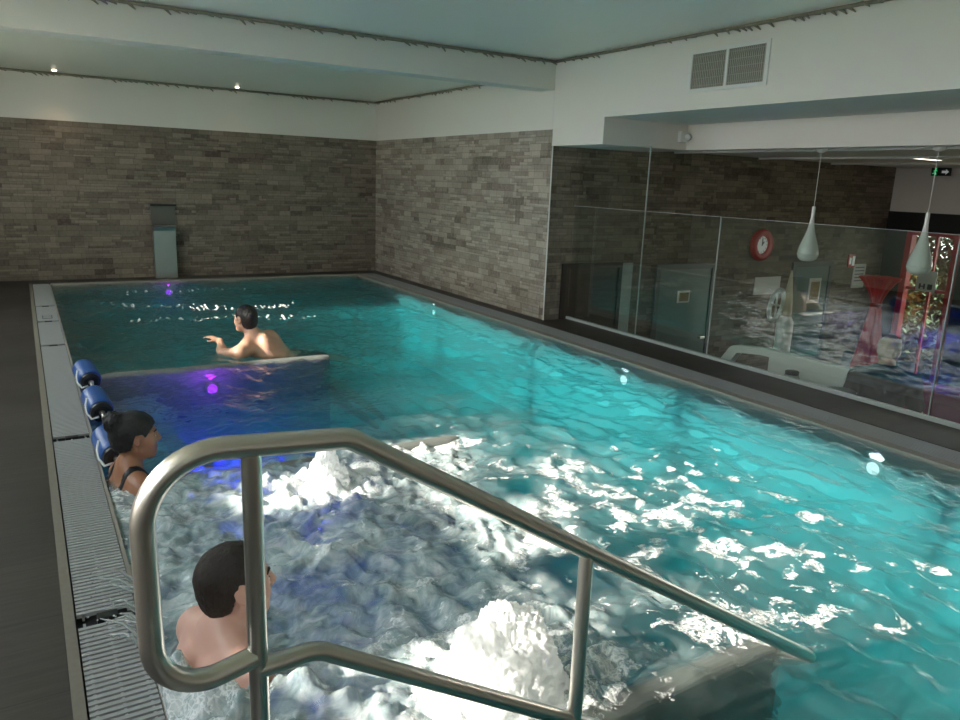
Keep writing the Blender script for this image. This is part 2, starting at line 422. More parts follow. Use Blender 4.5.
# left wall with a band of windows (outside the frame): the day comes in here
SILL, HEAD = 1.45, 2.62
wins = [(-1.8, .34), (.4, 2.44), (2.5, 4.54), (4.6, 6.64), (6.7, 8.74), (8.8, 9.9)]
bm = bmesh.new()
box(bm, LX - .18, LX, BY, FY, -.25, 1.08)
sun_gaps = [(1.55, 2.14), (3.36, 3.80)]                 # two unseen sill gaps added to let sun reach the bubble domes
le = [BY] + [v for w in sun_gaps for v in w] + [4.6]
for k in range(0, len(le), 2): box(bm, LX - .18, LX, le[k], le[k + 1], 1.08, SILL)
box(bm, LX - .18, LX, 9.9, FY, 1.08, SILL)
box(bm, LX - .18, LX, BY, FY, HEAD, 2.9)
edges = [BY] + [v for w in wins for v in w] + [FY]
for k in range(0, len(edges), 2): box(bm, LX - .18, LX, edges[k], edges[k + 1], SILL, HEAD)
finish(bm, 'wall_left', M_plaster, kind=ST)
for i, (a, b) in enumerate(wins):
    finish(B((LX - .11, LX - .06, a, b, SILL, SILL + .04), (LX - .11, LX - .06, a, b, HEAD - .04, HEAD), (LX - .11, LX - .06, a, a + .04, SILL, HEAD),
             (LX - .11, LX - .06, b - .04, b, SILL, HEAD)), 'window_%d' % (i + 1), M_silver, kind=ST)

# unseen translucent panels added below the windows to brighten reflections in the glass
def frosted():
    t = NT('fill_diffuser')
    d = t.n('ShaderNodeBsdfTranslucent', {'Color': (.93, .95, .95, 1)}).outputs[0]
    return t.surf(d)
finish(B((LX - .10, LX - .09, 4.6, 7.23, 1.08, SILL), (LX - .10, LX - .09, 7.27, 9.9, 1.08, SILL)), 'window_8', frosted(), kind=ST)
# ceiling rope trims
def rope(name, pts, seed):
    rr = random.Random(seed)
    bm = bmesh.new()
    tube(bm, pts, .014, n=8)
    for a, b in zip(pts[:-1], pts[1:]):
        a = Vector(a); b = Vector(b); L = (b - a).length; n = int(L / .065)
        d = (b - a).normalized()
        for k in range(n):
            p = a + d * ((k + .5) / n * L)
            side = d.cross(Vector((0, 0, 1)))
            q = d * .050 + side * rr.uniform(-.03, .03) + Vector((0, 0, rr.uniform(-.045, .012)))
            tube(bm, [p - d * .004, p + q * .5 + side * rr.uniform(-.004, .004), p + q], .015, n=5, r2=.005)
    return finish(bm, name, M_trim, smooth=True, kind=ST)
rope('trim_1', [(LX, 6.825, 2.745), (RX - .03, 6.825, 2.745)], 1)
rope('trim_2', [(RX - .025, 6.85, 2.745), (RX - .025, BY, 2.745)], 2)
rope('trim_3', [(LX, FY - .01, 2.645), (RX - .01, FY - .01, 2.645)], 3)
rope('trim_4', [(RX - .01, FY - .02, 2.645), (RX - .01, 7.1, 2.645)], 4)

# ------------------------------------------------------------------ gutter gratings
def grate_left(y0, y1):
    bm = bmesh.new()
    x0, x1 = .040, .222
    n = int((y1 - y0 - .02) / .026)
    for k in range(n):
        a = y0 + .01 + k * .026
        box(bm, x0, x1, a, a + .0155, -.014, 0.0)
    for xx in (x0 + .02, (x0 + x1) / 2, x1 - .02): box(bm, xx - .004, xx + .004, y0 + .01, y1 - .01, -.028, -.004)
    return bm
G = [(.06, 2.62, 'ribbed grey gutter grating panel nearest the camera, beside the looped handrail end'),
     (2.66, 4.65, 'ribbed grey gutter grating panel beside the bathing woman, splashed at its near end'),
     (4.69, 7.26, 'long grey gutter grating panel running past the three blue headrest rolls'),
     (7.30, 8.45, 'short grey gutter grating panel just beyond the blue rolls, before the pictogram panel'),
     (8.49, 9.40, 'short grey gutter grating panel carrying a square black pictogram'),
     (9.44, 11.27, 'grey gutter grating panel reaching the far left pool corner')]
for (a, b, lab) in G:
    e = empty('gutter_grating', (.13, a, 0), lab, 'grating', 'gutter gratings along the left pool edge')
    o = finish(grate_left(a, b), 'slat_panel', M_grate); o.parent = e; o.matrix_parent_inverse = Matrix.Translation((-.13, -a, 0))
    o = finish(B((.10, .165, b - .012, b + .028, -.03, .004), bev=.003), 'joint_clip', M_black); o.parent = e; o.matrix_parent_inverse = Matrix.Translation((-.13, -a, 0))
    if 'carrying' in lab:
        bm = B((.085, .175, 8.62, 8.80, .0005, .003))
        o = finish(bm, 'pictogram_plate', M_black, e); o.matrix_parent_inverse = Matrix.Translation((-.13, -a, 0))
        bm = B((.094, .166, 8.635, 8.70, .003, .0045), (.094, .166, 8.715, 8.735, .003, .0045), (.094, .166, 8.75, 8.785, .003, .0045))
        o2 = finish(bm, 'pictogram', M_grate, o)
bm = bmesh.new()
for k in range(9):
    x = 4.562 + k * .026
    box(bm, x, x + .017, .06, PY1 + .12, -.012, 0.0)
for k in range(60): box(bm, 4.56, 4.79, .1 + k * .185, .112 + k * .185, -.03, -.008)
finish(bm, 'gutter_grating', M_grate_slate, label='dark slotted gutter grating along the right pool edge beside the glass', cat='grating')

# ------------------------------------------------------------------ water
def fft_noise(nx, ny, dx, l0, l1, seed, ax=1.0, ay=1.0):
    r = np.random.default_rng(seed)
    w = r.standard_normal((ny, nx))
    F = np.fft.rfft2(w)
    kx = np.fft.rfftfreq(nx, dx)[None, :] * ax; ky = np.fft.fftfreq(ny, dx)[:, None] * ay
    k = np.sqrt(kx * kx + ky * ky) + 1e-9
    band = np.exp(-(np.log(k * math.sqrt(l0 * l1)) / (math.log(l1 / l0) * .6)) ** 2)
    out = np.fft.irfft2(F * band, s=(ny, nx))
    return (out / out.std()).astype(np.float32)

def sstep(a, b, x):
    t = np.clip((x - a) / (b - a), 0, 1); return t * t * (3 - 2 * t)

DX = .0125
X0w, X1w, Y0w, Y1w = PX0 - .012, PX1 + .012, PY0 - .012, PY1 + .012
nx = int((X1w - X0w) / DX) + 1; ny = int((Y1w - Y0w) / DX) + 1
gx = np.linspace(X0w, X1w, nx, dtype=np.float32)[None, :]; gy = np.linspace(Y0w, Y1w, ny, dtype=np.float32)[:, None]
X = np.repeat(gx, ny, 0); Y = np.repeat(gy, nx, 1)
swell = fft_noise(nx, ny, DX, .55, 1.3, 1, 1.0, 1.5)
mid = fft_noise(nx, ny, DX, .18, .42, 2, .8, 1.25)
fine = fft_noise(nx, ny, DX, .06, .13, 3)
tur = fft_noise(nx, ny, DX, .10, .36, 4)
tur2 = fft_noise(nx, ny, DX, .045, .11, 5)
warp = fft_noise(nx, ny, DX, .5, 1.2, 6)
big = fft_noise(nx, ny, DX, .35, .9, 7)
pat = fft_noise(nx, ny, DX, .12, .5, 8)
streak = fft_noise(nx, ny, DX, .10, .4, 9, 1.0 / 2.5, 1.6)
# bubbling bay between the near and second bay walls, running out into the pool
bay = sstep(1.40, 1.60, Y + .02 * warp) * (1 - sstep(3.75, 3.95, Y)) * (1 - sstep(1.45, 2.2, X + .2 * warp - .18 * (Y - 2.6)))
spill = np.exp(-((X - 2.25) / .55) ** 2 - ((Y - 3.0) / 1.1) ** 2)
act = np.clip(bay + .25 * spill, 0, 1)
calm = sstep(3.9, 4.2, Y) * (1 - sstep(5.9, 6.05, Y)) * (1 - sstep(1.9, 2.3, X))
rip = 1.0 - .35 * calm
Z = WZ + .0085 * swell * (1 - .3 * calm) + .0066 * mid * rip + .0018 * fine
def fractal(seed, l0, l1, p):
    r = np.random.default_rng(seed)
    F = np.fft.rfft2(r.standard_normal((ny, nx)))
    k = np.sqrt(np.fft.rfftfreq(nx, DX)[None, :] ** 2 + np.fft.fftfreq(ny, DX)[:, None] ** 2) + 1e-9
    o = np.fft.irfft2(F * k ** (-p) * np.exp(-(k * l0) ** 2) * (1 - np.exp(-(k * l1) ** 4)), s=(ny, nx))
    return (o / o.std()).astype(np.float32)
wx = fractal(21, .12, .7, 1.5); wy = fractal(22, .12, .7, 1.5)
jj = np.clip(np.arange(ny)[:, None] + (wy * 4).astype(int), 0, ny - 1); ii = np.clip(np.arange(nx)[None, :] + (wx * 4).astype(int), 0, nx - 1)
fr = fractal(23, .035, .5, 1.7)[jj, ii]
fr2 = fractal(24, .03, .25, 1.2)[jj, ii]
swirl = 1 - np.abs(fractal(25, .03, .45, 1.45)[jj, ii])
ridge = .008 * fr + .0035 * fr2 + .005 * swirl
Z += act * ridge
jets = [(1.14, 1.66, .30, .22), (1.20, 3.38, .22, .18)]
for (jx, jy, jr, jh) in jets:
    d2 = ((X - jx) ** 2 + (Y - jy) ** 2) / jr ** 2
    Z += .035 * np.exp(-d2 * .5) * (1 + .5 * tur)
fjet = np.exp(-((Y - 9.0 - .3 * np.sin(X * 2.2)) / .24) ** 2) + np.exp(-((Y - 8.2 + .25 * (X - 1.5)) / .20) ** 2) * .9 + np.exp(-((Y - 10.2) / .2) ** 2) * .8
fjet = fjet * sstep(.5, .9, X) * (1 - sstep(2.4, 3.1, X))
Z += .012 * fjet * streak
edge = np.minimum(np.minimum(X - X0w, X1w - X), np.minimum(Y - Y0w, Y1w - Y))
Z = WZ + (Z - WZ) * (.25 + .75 * sstep(0, .12, edge))
Z += (.085 * np.exp(-((X - .28) / .07) ** 2 - ((Y - 2.08) / .15) ** 2) + .085 * np.exp(-((X - .48) / .20) ** 2 - ((Y - 1.89) / .13) ** 2)) * (1 + .4 * tur)
Z = np.minimum(Z, .13)
# foam cover
float_zone = np.exp(-((X - 2.65) / 1.3) ** 2 - ((Y - 2.2) / 1.75) ** 2)
foam = -.1 + .51 * float_zone + .19 * float_zone * pat + .10 * big * float_zone
foam += bay * (.16 + .22 * np.clip(swirl, -1, 1) + .10 * fr + .08 * big) + .16 * spill
for (jx, jy, jr, jh) in jets:
    foam += .85 * np.exp(-(((X - jx) ** 2 + (Y - jy) ** 2) / (jr * 1.15) ** 2))
foam += np.exp(-((X - 2.0) / .28) ** 2 - ((Y - 3.72) / .10) ** 2) * .8
foam += np.exp(-((X - 1.9) / .45) ** 2 - ((Y - 1.55) / .13) ** 2) * .45
foam += fjet * (.52 + .34 * streak)
foam += .45 * np.exp(-((X - .36) / .17) ** 2 - ((Y - 1.94) / .2) ** 2)
foam += .42 * sstep(.42, .25, X) * bay
foam += .22 * np.exp(-((X - 1.9) / .9) ** 2 - ((Y - 4.3) / .5) ** 2) * (1 + .5 * pat)
foam = np.where(calm > .5, foam * .8, foam)
aer = np.clip(bay * (.80 + .10 * big + .08 * fr) + .22 * spill * (.6 + .3 * big) + .04 * float_zone, 0, .93)

def build_water():
    top = np.stack([X, Y, Z], -1).reshape(-1, 3)
    idx = np.arange(nx * ny).reshape(ny, nx)
    quads = np.stack([idx[:-1, :-1], idx[:-1, 1:], idx[1:, 1:], idx[1:, :-1]], -1).reshape(-1, 4)
    loop = np.concatenate([idx[0, :], idx[1:, -1], idx[-1, -2::-1], idx[-2:0:-1, 0]])
    nb = len(loop)
    low = top[loop].copy(); low[:, 2] = -.99
    lo = np.arange(nb) + nx * ny
    sides = np.stack([loop, lo, np.roll(lo, -1), np.roll(loop, -1)], -1)
    V = np.concatenate([top, low]).astype(np.float32)
    Q = np.concatenate([quads, sides]).astype(np.int32)
    me = bpy.data.meshes.new('pool_water')
    me.vertices.add(len(V)); me.vertices.foreach_set('co', V.ravel())
    nl = Q.size + nb
    me.loops.add(nl); me.loops.foreach_set('vertex_index', np.concatenate([Q.ravel(), lo[::-1].astype(np.int32)]))
    me.polygons.add(len(Q) + 1)
    me.polygons.foreach_set('loop_start', np.concatenate([np.arange(len(Q)) * 4, [Q.size]]).astype(np.int32))
    sm = np.ones(len(Q) + 1, bool); sm[len(quads):] = False
    me.update(calc_edges=True); me.validate()
    me.polygons.foreach_set('use_smooth', sm)
    for nm, arr in (('foam', foam), ('aer', aer)):
        at = me.attributes.new(nm, 'FLOAT', 'POINT')
        at.data.foreach_set('value', np.concatenate([arr.ravel(), np.zeros(nb)]).astype(np.float32))
    me.materials.append(M_water)
    o = bpy.data.objects.new('pool_water', me)
    return put(o, 'teal pool water, rippled on the right and foaming in the near left bay', 'water', kind='stuff')
build_water()

# white water domes thrown up by the bubble jets
def value_noise3(P, f, seed):
    r = np.random.default_rng(seed); T = r.random((32, 32, 32)).astype(np.float32)
    q = P * f + 100.0; i = np.floor(q).astype(int); u = q - i; u = u * u * (3 - 2 * u)
    def g(a, b, c): return T[(i[..., 0] + a) % 32, (i[..., 1] + b) % 32, (i[..., 2] + c) % 32]
    x = lambda b, c: g(0, b, c) * (1 - u[..., 0]) + g(1, b, c) * u[..., 0]
    y = lambda c: x(0, c) * (1 - u[..., 1]) + x(1, c) * u[..., 1]
    return y(0) * (1 - u[..., 2]) + y(1) * u[..., 2] - .5

def geyser(x, y, rx, ry, h, seed, label, pk=1.6):
    nu, nv = 120, 70
    bm = bmesh.new()
    th = np.linspace(0, 2 * PI, nu, endpoint=False)[None, :]; tv = np.linspace(0, 1, nv)[:, None]
    rad = tv ** .8
    zz = h * (1 - rad ** pk) ** 1.15
    P = np.stack([rx * rad * np.cos(th), ry * rad * np.sin(th), zz + 0 * th], -1)
    d = .040 * value_noise3(P, 11, seed) + .022 * value_noise3(P, 30, seed + 1) + .014 * value_noise3(P, 75, seed + 2) + .012 * value_noise3(P, 150, seed + 3)
    nrm = np.stack([np.cos(th) * rad, np.sin(th) * rad, 1.1 - rad + 0 * th], -1); nrm /= np.linalg.norm(nrm, axis=-1, keepdims=True)
    P = P + nrm * (d * 1.5 * (1 - .6 * tv ** 4))[..., None]
    P[..., 2] -= .05 * (tv ** 3)
    vs = [[bm.verts.new(P[j, i]) for i in range(nu)] for j in range(1, nv)]
    c = bm.verts.new(P[0].mean(0))
    for i in range(nu): bm.faces.new((c, vs[0][i], vs[0][(i + 1) % nu]))
    for j in range(nv - 2):
        for i in range(nu): bm.faces.new((vs[j][i], vs[j + 1][i], vs[j + 1][(i + 1) % nu], vs[j][(i + 1) % nu]))
    return finish(bm, 'bubble_dome', M_foam, smooth=True, label=label, cat='bubbling water', loc=(x, y, WZ), group='domes of white bubbling water')
geyser(1.14, 1.66, .25, .22, .30, 5, 'large white dome of bubbling water under the sloping handrail')
geyser(1.19, 3.40, .16, .16, .26, 9, 'smaller white spout of bubbling water beyond the bend of the handrail', pk=.9)

# splash over the left gutter
bm = bmesh.new()
rr = random.Random(3)
for k in range(16):
    a = Vector((rr.uniform(.20, .30), rr.uniform(2.35, 2.85), rr.uniform(-.01, .01)))
    b = a + Vector((rr.uniform(-.14, -.03), rr.uniform(-.05, .10), rr.uniform(.02, .085)))
    m = (a + b) / 2 + Vector((0, 0, .025))
    tube(bm, [a, a * .6 + m * .4, m, m * .45 + b * .55, b], .008, n=6, r2=.002)
    for q in range(3):
        p = b + Vector((rr.uniform(-.05, .03), rr.uniform(-.05, .05), rr.uniform(-.015, .04)))
        s = rr.uniform(.0025, .005)
        mm = bmesh.ops.create_icosphere(bm, subdivisions=1, radius=s)
        for v in mm['verts']: v.co += p
finish(bm, 'water_splash', M_splash, smooth=True, label='spray of clear water splashing over the left gutter grating', cat='splash', kind='stuff')

# ------------------------------------------------------------------ handrail
RY = 1.31
hr = empty('handrail', (.315, RY, -.2), 'brushed steel handrail with looped end sloping down into the near pool', 'handrail')
def child(o, root):
    o.parent = root; o.matrix_parent_inverse = root.matrix_basis.inverted(); return o
def rp(x, z): return (x, RY, z)
bm = bmesh.new()
tube(bm, fillet([rp(.315, .592), rp(.132, .548), rp(.130, 1.033), rp(.505, 1.008), rp(2.135, -.005), (2.12, 1.44, -.09)], [.095, .13, .07, .04], 12), .0215, n=24)
child(finish(bm, 'top_rail', M_steel, smooth=True, autos=60), hr)
bm = bmesh.new()
tube(bm, fillet([rp(.318, .562), rp(.435, .568), rp(2.0, -.41)], [.08], 10), .0195, n=24)
child(finish(bm, 'lower_rail', M_steel, smooth=True, autos=60), hr)
for x, z0, z1 in ((.318, -.22, 1.005), (1.125, -.74, .625)):
    bm = bmesh.new(); tube(bm, [rp(x, z0), rp(x, z1)], .0185, n=24)
    child(finish(bm, 'post', M_steel, smooth=True, autos=60), hr)

# ------------------------------------------------------------------ headrest rolls
def roll(x, y, label):
    e = empty('headrest_roll', (x, y, 0), label, 'headrest', 'blue headrest rolls on the left pool edge', rotz=math.radians(6))
    R = Matrix.Rotation(PI / 2, 3, 'X')
    ax = Matrix.Rotation(math.radians(10), 3, 'X') @ R
    L = .24; r = .075; CZ = .07
    def cyl(prof, name, mat, par=e):
        bm = bmesh.new(); lathe(bm, prof, 28, (0, 0, CZ), ax)
        return finish(bm, name, mat, par, smooth=True, autos=40)
    # axis runs along -y towards the camera after the rotation
    cyl([(.03, -L / 2), (r * .85, -L / 2), (r * .98, -L / 2 + .012), (r, -L / 2 + .03), (r, L / 2 - .03), (r * .98, L / 2 - .01), (r * .9, L / 2), (.03, L / 2)], 'roll_cushion', M_blue)
    cap = cyl([(.01, L / 2), (.064, L / 2), (.062, L / 2 + .022), (.045, L / 2 + .03), (.03, L / 2 + .026), (.01, L / 2 + .026)], 'end_cap', M_black)
    cyl([(.004, L / 2 + .02), (.018, L / 2 + .02), (.016, L / 2 + .04), (.004, L / 2 + .042)], 'hub', M_steel_pale, cap)
    bm = bmesh.new()
    pts = [ax @ Vector((q * math.cos(math.radians(t)), q * math.sin(math.radians(t)), L / 2 + d)) + Vector((0, 0, CZ)) for q, t, d in ((r * 1.02, 140, -.10), (r * 1.02, 165, -.06), (r * 1.02, 190, -.02), (r * .9, 208, .03), (.028, 225, .035))]
    tube(bm, pts, .007, n=8)
    finish(bm, 'strap', M_whitepaint, e, smooth=True)
    bm = bmesh.new()
    p = ax @ Vector((0, 0, L / 2 + .03)) + Vector((0, 0, CZ))
    tube(bm, fillet([p, p + Vector((0, -.03, -.005)), p + Vector((0, -.035, -.30))], .02, 5), .012, n=12)
    finish(bm, 'bracket', M_steel_pale, e, smooth=True)
roll(.295, 5.84, 'farthest blue headrest roll, beside the far end of the bay wall')
roll(.299, 5.07, 'middle blue headrest roll, just behind the woman\'s hair bun')
roll(.295, 4.22, 'nearest blue headrest roll, directly beside the woman\'s neck')

# ------------------------------------------------------------------ people by signed distance
class SDF:
    def __init__(s): s.p = []
    def cap(s, a, b, ra, rb, k=.02, op='u'): s.p.append(('c', np.array(a, np.float32), np.array(b, np.float32), ra, rb, k, op)); return s
    def ell(s, c, r, Rm=None, k=.02, op='u'): s.p.append(('e', np.array(c, np.float32), np.array(r, np.float32), np.eye(3, dtype=np.float32) if Rm is None else np.array(Rm, np.float32), 0, k, op)); return s
    def bounds(s):
        lo = np.full(3, 1e9); hi = -lo
        for q in s.p:
            if q[6] != 'u': continue
            if q[0] == 'c': m = max(q[3], q[4]); P = np.stack([q[1], q[2]]); lo = np.minimum(lo, P.min(0) - m); hi = np.maximum(hi, P.max(0) + m)
            else: m = q[2].max(); lo = np.minimum(lo, q[1] - m); hi = np.maximum(hi, q[1] + m)
        return lo - .03, hi + .03
    def ev(s, P):
        d = None
        for q in s.p:
            if q[0] == 'c':
                ab = q[2] - q[1]; t = np.clip(((P - q[1]) @ ab) / max(ab @ ab, 1e-9), 0, 1)
                e = np.linalg.norm(P - q[1] - t[..., None] * ab, axis=-1) - (q[3] + (q[4] - q[3]) * t)
            else:
                L = (P - q[1]) @ q[3]
                k0 = np.linalg.norm(L / q[2], axis=-1); k1 = np.linalg.norm(L / (q[2] * q[2]), axis=-1)
                e = k0 * (k0 - 1) / np.maximum(k1, 1e-6)
            if d is None: d = e; continue
            k = q[5]
            if q[6] == 'u':
                h = np.maximum(k - np.abs(d - e), 0) / k; d = np.minimum(d, e) - h * h * k * .25
            else:
                h = np.maximum(k - np.abs(d + e), 0) / k; d = np.maximum(d, -e) + h * h * k * .25
        return d

def mesh_from(fn, lo, hi, h, name, mat, parent=None, **kw):
    n = np.ceil((hi - lo) / h).astype(int) + 1
    arr = np.empty(n, np.float32)
    ys = lo[1] + h * np.arange(n[1], dtype=np.float32); zs = lo[2] + h * np.arange(n[2], dtype=np.float32)
    Yg, Zg = np.meshgrid(ys, zs, indexing='ij')
    step = 24
    for i in range(0, n[0], step):
        xs = lo[0] + h * np.arange(i, min(i + step, n[0]), dtype=np.float32)
        P = np.empty((len(xs), n[1], n[2], 3), np.float32)
        P[..., 0] = xs[:, None, None]; P[..., 1] = Yg; P[..., 2] = Zg
        arr[i:i + step] = fn(P)
    g = openvdb.FloatGrid(background=1.0)
    g.copyFromArray(np.clip(arr / h, -4, 4).astype(np.float32))
    pts, quads = g.convertToQuads(0.0)
    pts = pts * h + lo
    me = bpy.data.meshes.new(name)
    me.from_pydata(pts.tolist(), [], [q[::-1].tolist() for q in quads])
    bm = bmesh.new(); bm.from_mesh(me)
    bmesh.ops.recalc_face_normals(bm, faces=bm.faces); bm.to_mesh(me); bm.free()
    me.polygons.foreach_set('use_smooth', [True] * len(me.polygons))
    me.materials.append(mat)
    o = bpy.data.objects.new(name, me)
    return put(o, parent=parent, **kw)

def frame(az, pitch=0.0, roll=0.0):
    """columns: forward, left, up; az measured from +X towards +Y (degrees); pitch>0 looks up"""
    M = Matrix.Rotation(math.radians(az), 3, 'Z') @ Matrix.Rotation(math.radians(-pitch), 3, 'Y') @ Matrix.Rotation(math.radians(roll), 3, 'X')
    return np.array(M, dtype=np.float64)

def add_head(s, c, F, sc=1.0):
    T = lambda x, y, z: np.array(c) + F @ (np.array((x, y, z)) * sc)
    E = lambda p, r, k=.02, op='u', R=None: s.ell(T(*p), [q * sc for q in r], F if R is None else F @ R, k * sc, op)
    C = lambda a, b, ra, rb, k=.015: s.cap(T(*a), T(*b), ra * sc, rb * sc, k * sc)
    E((-.008, 0, .028), (.098, .077, .088), .02)
    E((.034, 0, -.045), (.060, .056, .068), .04)
    E((.071, 0, -.094), (.020, .024, .019), .03)
    for y in (-1, 1):
        C((.0, .052 * y, -.055), (.062, .020 * y, -.095), .017, .018, .03)
        E((.058, .036 * y, -.032), (.028, .026, .028), .03)
        C((.083, .012 * y, .021), (.068, .046 * y, .020), .011, .010, .02)
    C((.091, 0, .012), (.113, 0, -.024), .008, .012, .016)
    for y in (-1, 1): E((.103, .011 * y, -.030), (.010, .009, .008), .012)
    for y in (-1, 1):
        E((.098, .032 * y, .002), (.014, .017, .011), .014, 's')
        E((.078, .032 * y, .000), (.0135, .0145, .0125), .006)
    E((.091, 0, -.061), (.011, .023, .0065), .010); E((.088, 0, -.072), (.011, .020, .0075), .010)
    for y in (-1, 1):
        Re = np.array(Matrix.Rotation(math.radians(-18), 3, 'Y')) @ np.array(Matrix.Rotation(math.radians(20 * y), 3, 'Z'))
        E((-.010, .080 * y, -.006), (.019, .0075, .033), .008, 'u', Re)
        E((-.006, .088 * y, -.004), (.010, .006, .018), .006, 's', Re)
    return T

def hair_fn(c, F, sc, grow, seed, line=None, low=-.085, tex=.006, bun=None):
    c = np.array(c)
    def fn(P):
        L = ((P - c) @ F) / sc
        x, y, z = L[..., 0], L[..., 1], L[..., 2]
        def ell(cc, r):
            q = L - np.array(cc, np.float32); r = np.array(r, np.float32)
            k0 = np.linalg.norm(q / r, axis=-1); k1 = np.linalg.norm(q / (r * r), axis=-1)
            return k0 * (k0 - 1) / np.maximum(k1, 1e-6)
        d = ell((-.010, 0, .030), (.102 + grow, .080 + grow * .8, .092 + grow))
        e = ell((-.050, 0, -.035), (.050 + grow * .5, .064, .062))
        h = np.maximum(.04 - np.abs(d - e), 0) / .04; d = np.minimum(d, e) - h * h * .01
        st = np.stack([x * 30, y * 30, z * 30], -1)
        d = d + tex * (value_noise3(L, 60, seed) + .7 * value_noise3(L, 120, seed + 1) + value_noise3(L * np.array((1, 1, .35), np.float32), 190, seed + 2) * .8)
        hl = np.interp(x, [-.13, -.075, -.035, -.012, .020, .034, .060, .085, .12], [low, low, low + .012, .030, .028, .006, .040, .060, .066])
        hl = np.where(np.abs(y) < .05, np.interp(x, [-.13, -.06, .0, .06, .085, .12], [low, low, -.03, .045, .058, .066]), hl)
        d = np.maximum(d, (hl - z) * .75 + .004 * value_noise3(L, 90, seed + 5))
        if bun is not None:
            b = ell(bun[0], bun[1]) + .016 * value_noise3(L, 38, seed + 7) + .010 * value_noise3(L, 90, seed + 8)
            h = np.maximum(.012 - np.abs(d - b), 0) / .012; d = np.minimum(d, b) - h * h * .003
        return d * sc
    return fn

def add_hand(s, w, d, nrm, flip=1, curl=.35, sc=1.0):
    """wrist w, direction d of the fingers, nrm = palm normal"""
    w = np.array(w, float); d = np.array(d, float); d /= np.linalg.norm(d); nrm = np.array(nrm, float); nrm -= d * (nrm @ d); nrm /= np.linalg.norm(nrm)
    sd = np.cross(nrm, d) * flip
    pc = w + d * .048 * sc
    s.ell(pc, (.050 * sc, .040 * sc, .015 * sc), np.stack([d, sd, nrm], 1), .02)
    for i, (o, l) in enumerate(((.031, .072), (.011, .080), (-.010, .074), (-.029, .058))):
        a = w + d * .086 * sc + sd * o * sc
        d1 = d * math.cos(curl * .6) + nrm * math.sin(curl * .6) + sd * o * 1.6; d2 = d * math.cos(curl * 1.6) + nrm * math.sin(curl * 1.6) + sd * o
        b = a + d1 * l * .5 * sc; e = b + d2 * l * .5 * sc
        s.cap(a, b, .0092 * sc, .0085 * sc, .006); s.cap(b, e, .0085 * sc, .007 * sc, .004)
    a = w + d * .022 * sc + sd * .032 * sc; b = a + (d * .6 + sd * .62 + nrm * .3) * .042 * sc; e = b + (d * .85 + sd * .25 + nrm * .35) * .034 * sc
    s.cap(a, b, .014 * sc, .011 * sc, .014); s.cap(b, e, .0105 * sc, .008 * sc, .005)

def build_body(J, F, headc, HF, sc=1.0, fem=False):
    """J: joints dict; F torso frame (forward, left, up columns)"""
    s = SDF()
    A = lambda n: np.array(J[n], float)
    f, l, u = F[:, 0], F[:, 1], F[:, 2]
    ch, pe, nb = A('chest'), A('pelvis'), A('neck')
    wd = .88 if fem else 1.0
    s.ell(ch, (.112, .158 * wd, .185), F, .03)
    s.ell((ch + pe) / 2 - f * .005, (.098, .132 * wd, .17), F, .08)
    s.ell(pe, (.108, .162, .115), F, .08)
    sl, sr = A('shoL'), A('shoR')
    s.cap(sl * .8 + sr * .2 - f * .012, sr * .8 + sl * .2 - f * .012, .062 * wd, .062 * wd, .06)
    for q in (sl, sr):
        s.cap(nb - f * .02 + u * .03, q - u * .0, .042, .046 * wd, .05)
        s.ell(q - u * .005, (.058 * wd, .054 * wd, .060 * wd), F, .035)
    for sg in (-1, 1):
        s.ell(ch - f * .075 + l * .072 * sg + u * .07, (.042, .062, .082), F, .04)          # shoulder blades
        if fem: s.ell(ch + f * .085 + l * .068 * sg - u * .02, (.055, .058, .060), F, .03)
        else: s.ell(ch + f * .075 + l * .070 * sg + u * .04, (.045, .070, .055), F, .04)
    s.cap(nb - u * .02 - f * .01, headc + HF @ np.array((-.022, 0, -.055)), .060 * wd, .054 * wd, .035)
    for sd in 'LR':
        a, b, c = A('sho' + sd), A('elb' + sd), A('wri' + sd)
        s.cap(a, b, .050 * wd, .041 * wd, .035); s.cap(b, c, .041 * wd, .028, .02)
        s.ell(b * .72 + c * .28, (.040 * wd,) * 3, None, .03)
        d = c - b
        add_hand(s, c, J.get('hd' + sd, d), J.get('hn' + sd, (0, 0, -1)), -1 if sd == 'L' else 1)
        a, b, c = A('hip' + sd), A('kne' + sd), A('ank' + sd)
        s.cap(a, b, .086, .058, .05); s.cap(b, c, .055, .037, .025); s.ell(b * .7 + c * .3, (.054,) * 3, None, .03)
        s.cap(c, c + np.array(J.get('ft' + sd, f)) * .17 - np.array((0, 0, .03)), .036, .026, .02)
    add_head(s, headc, HF, sc)
    return s

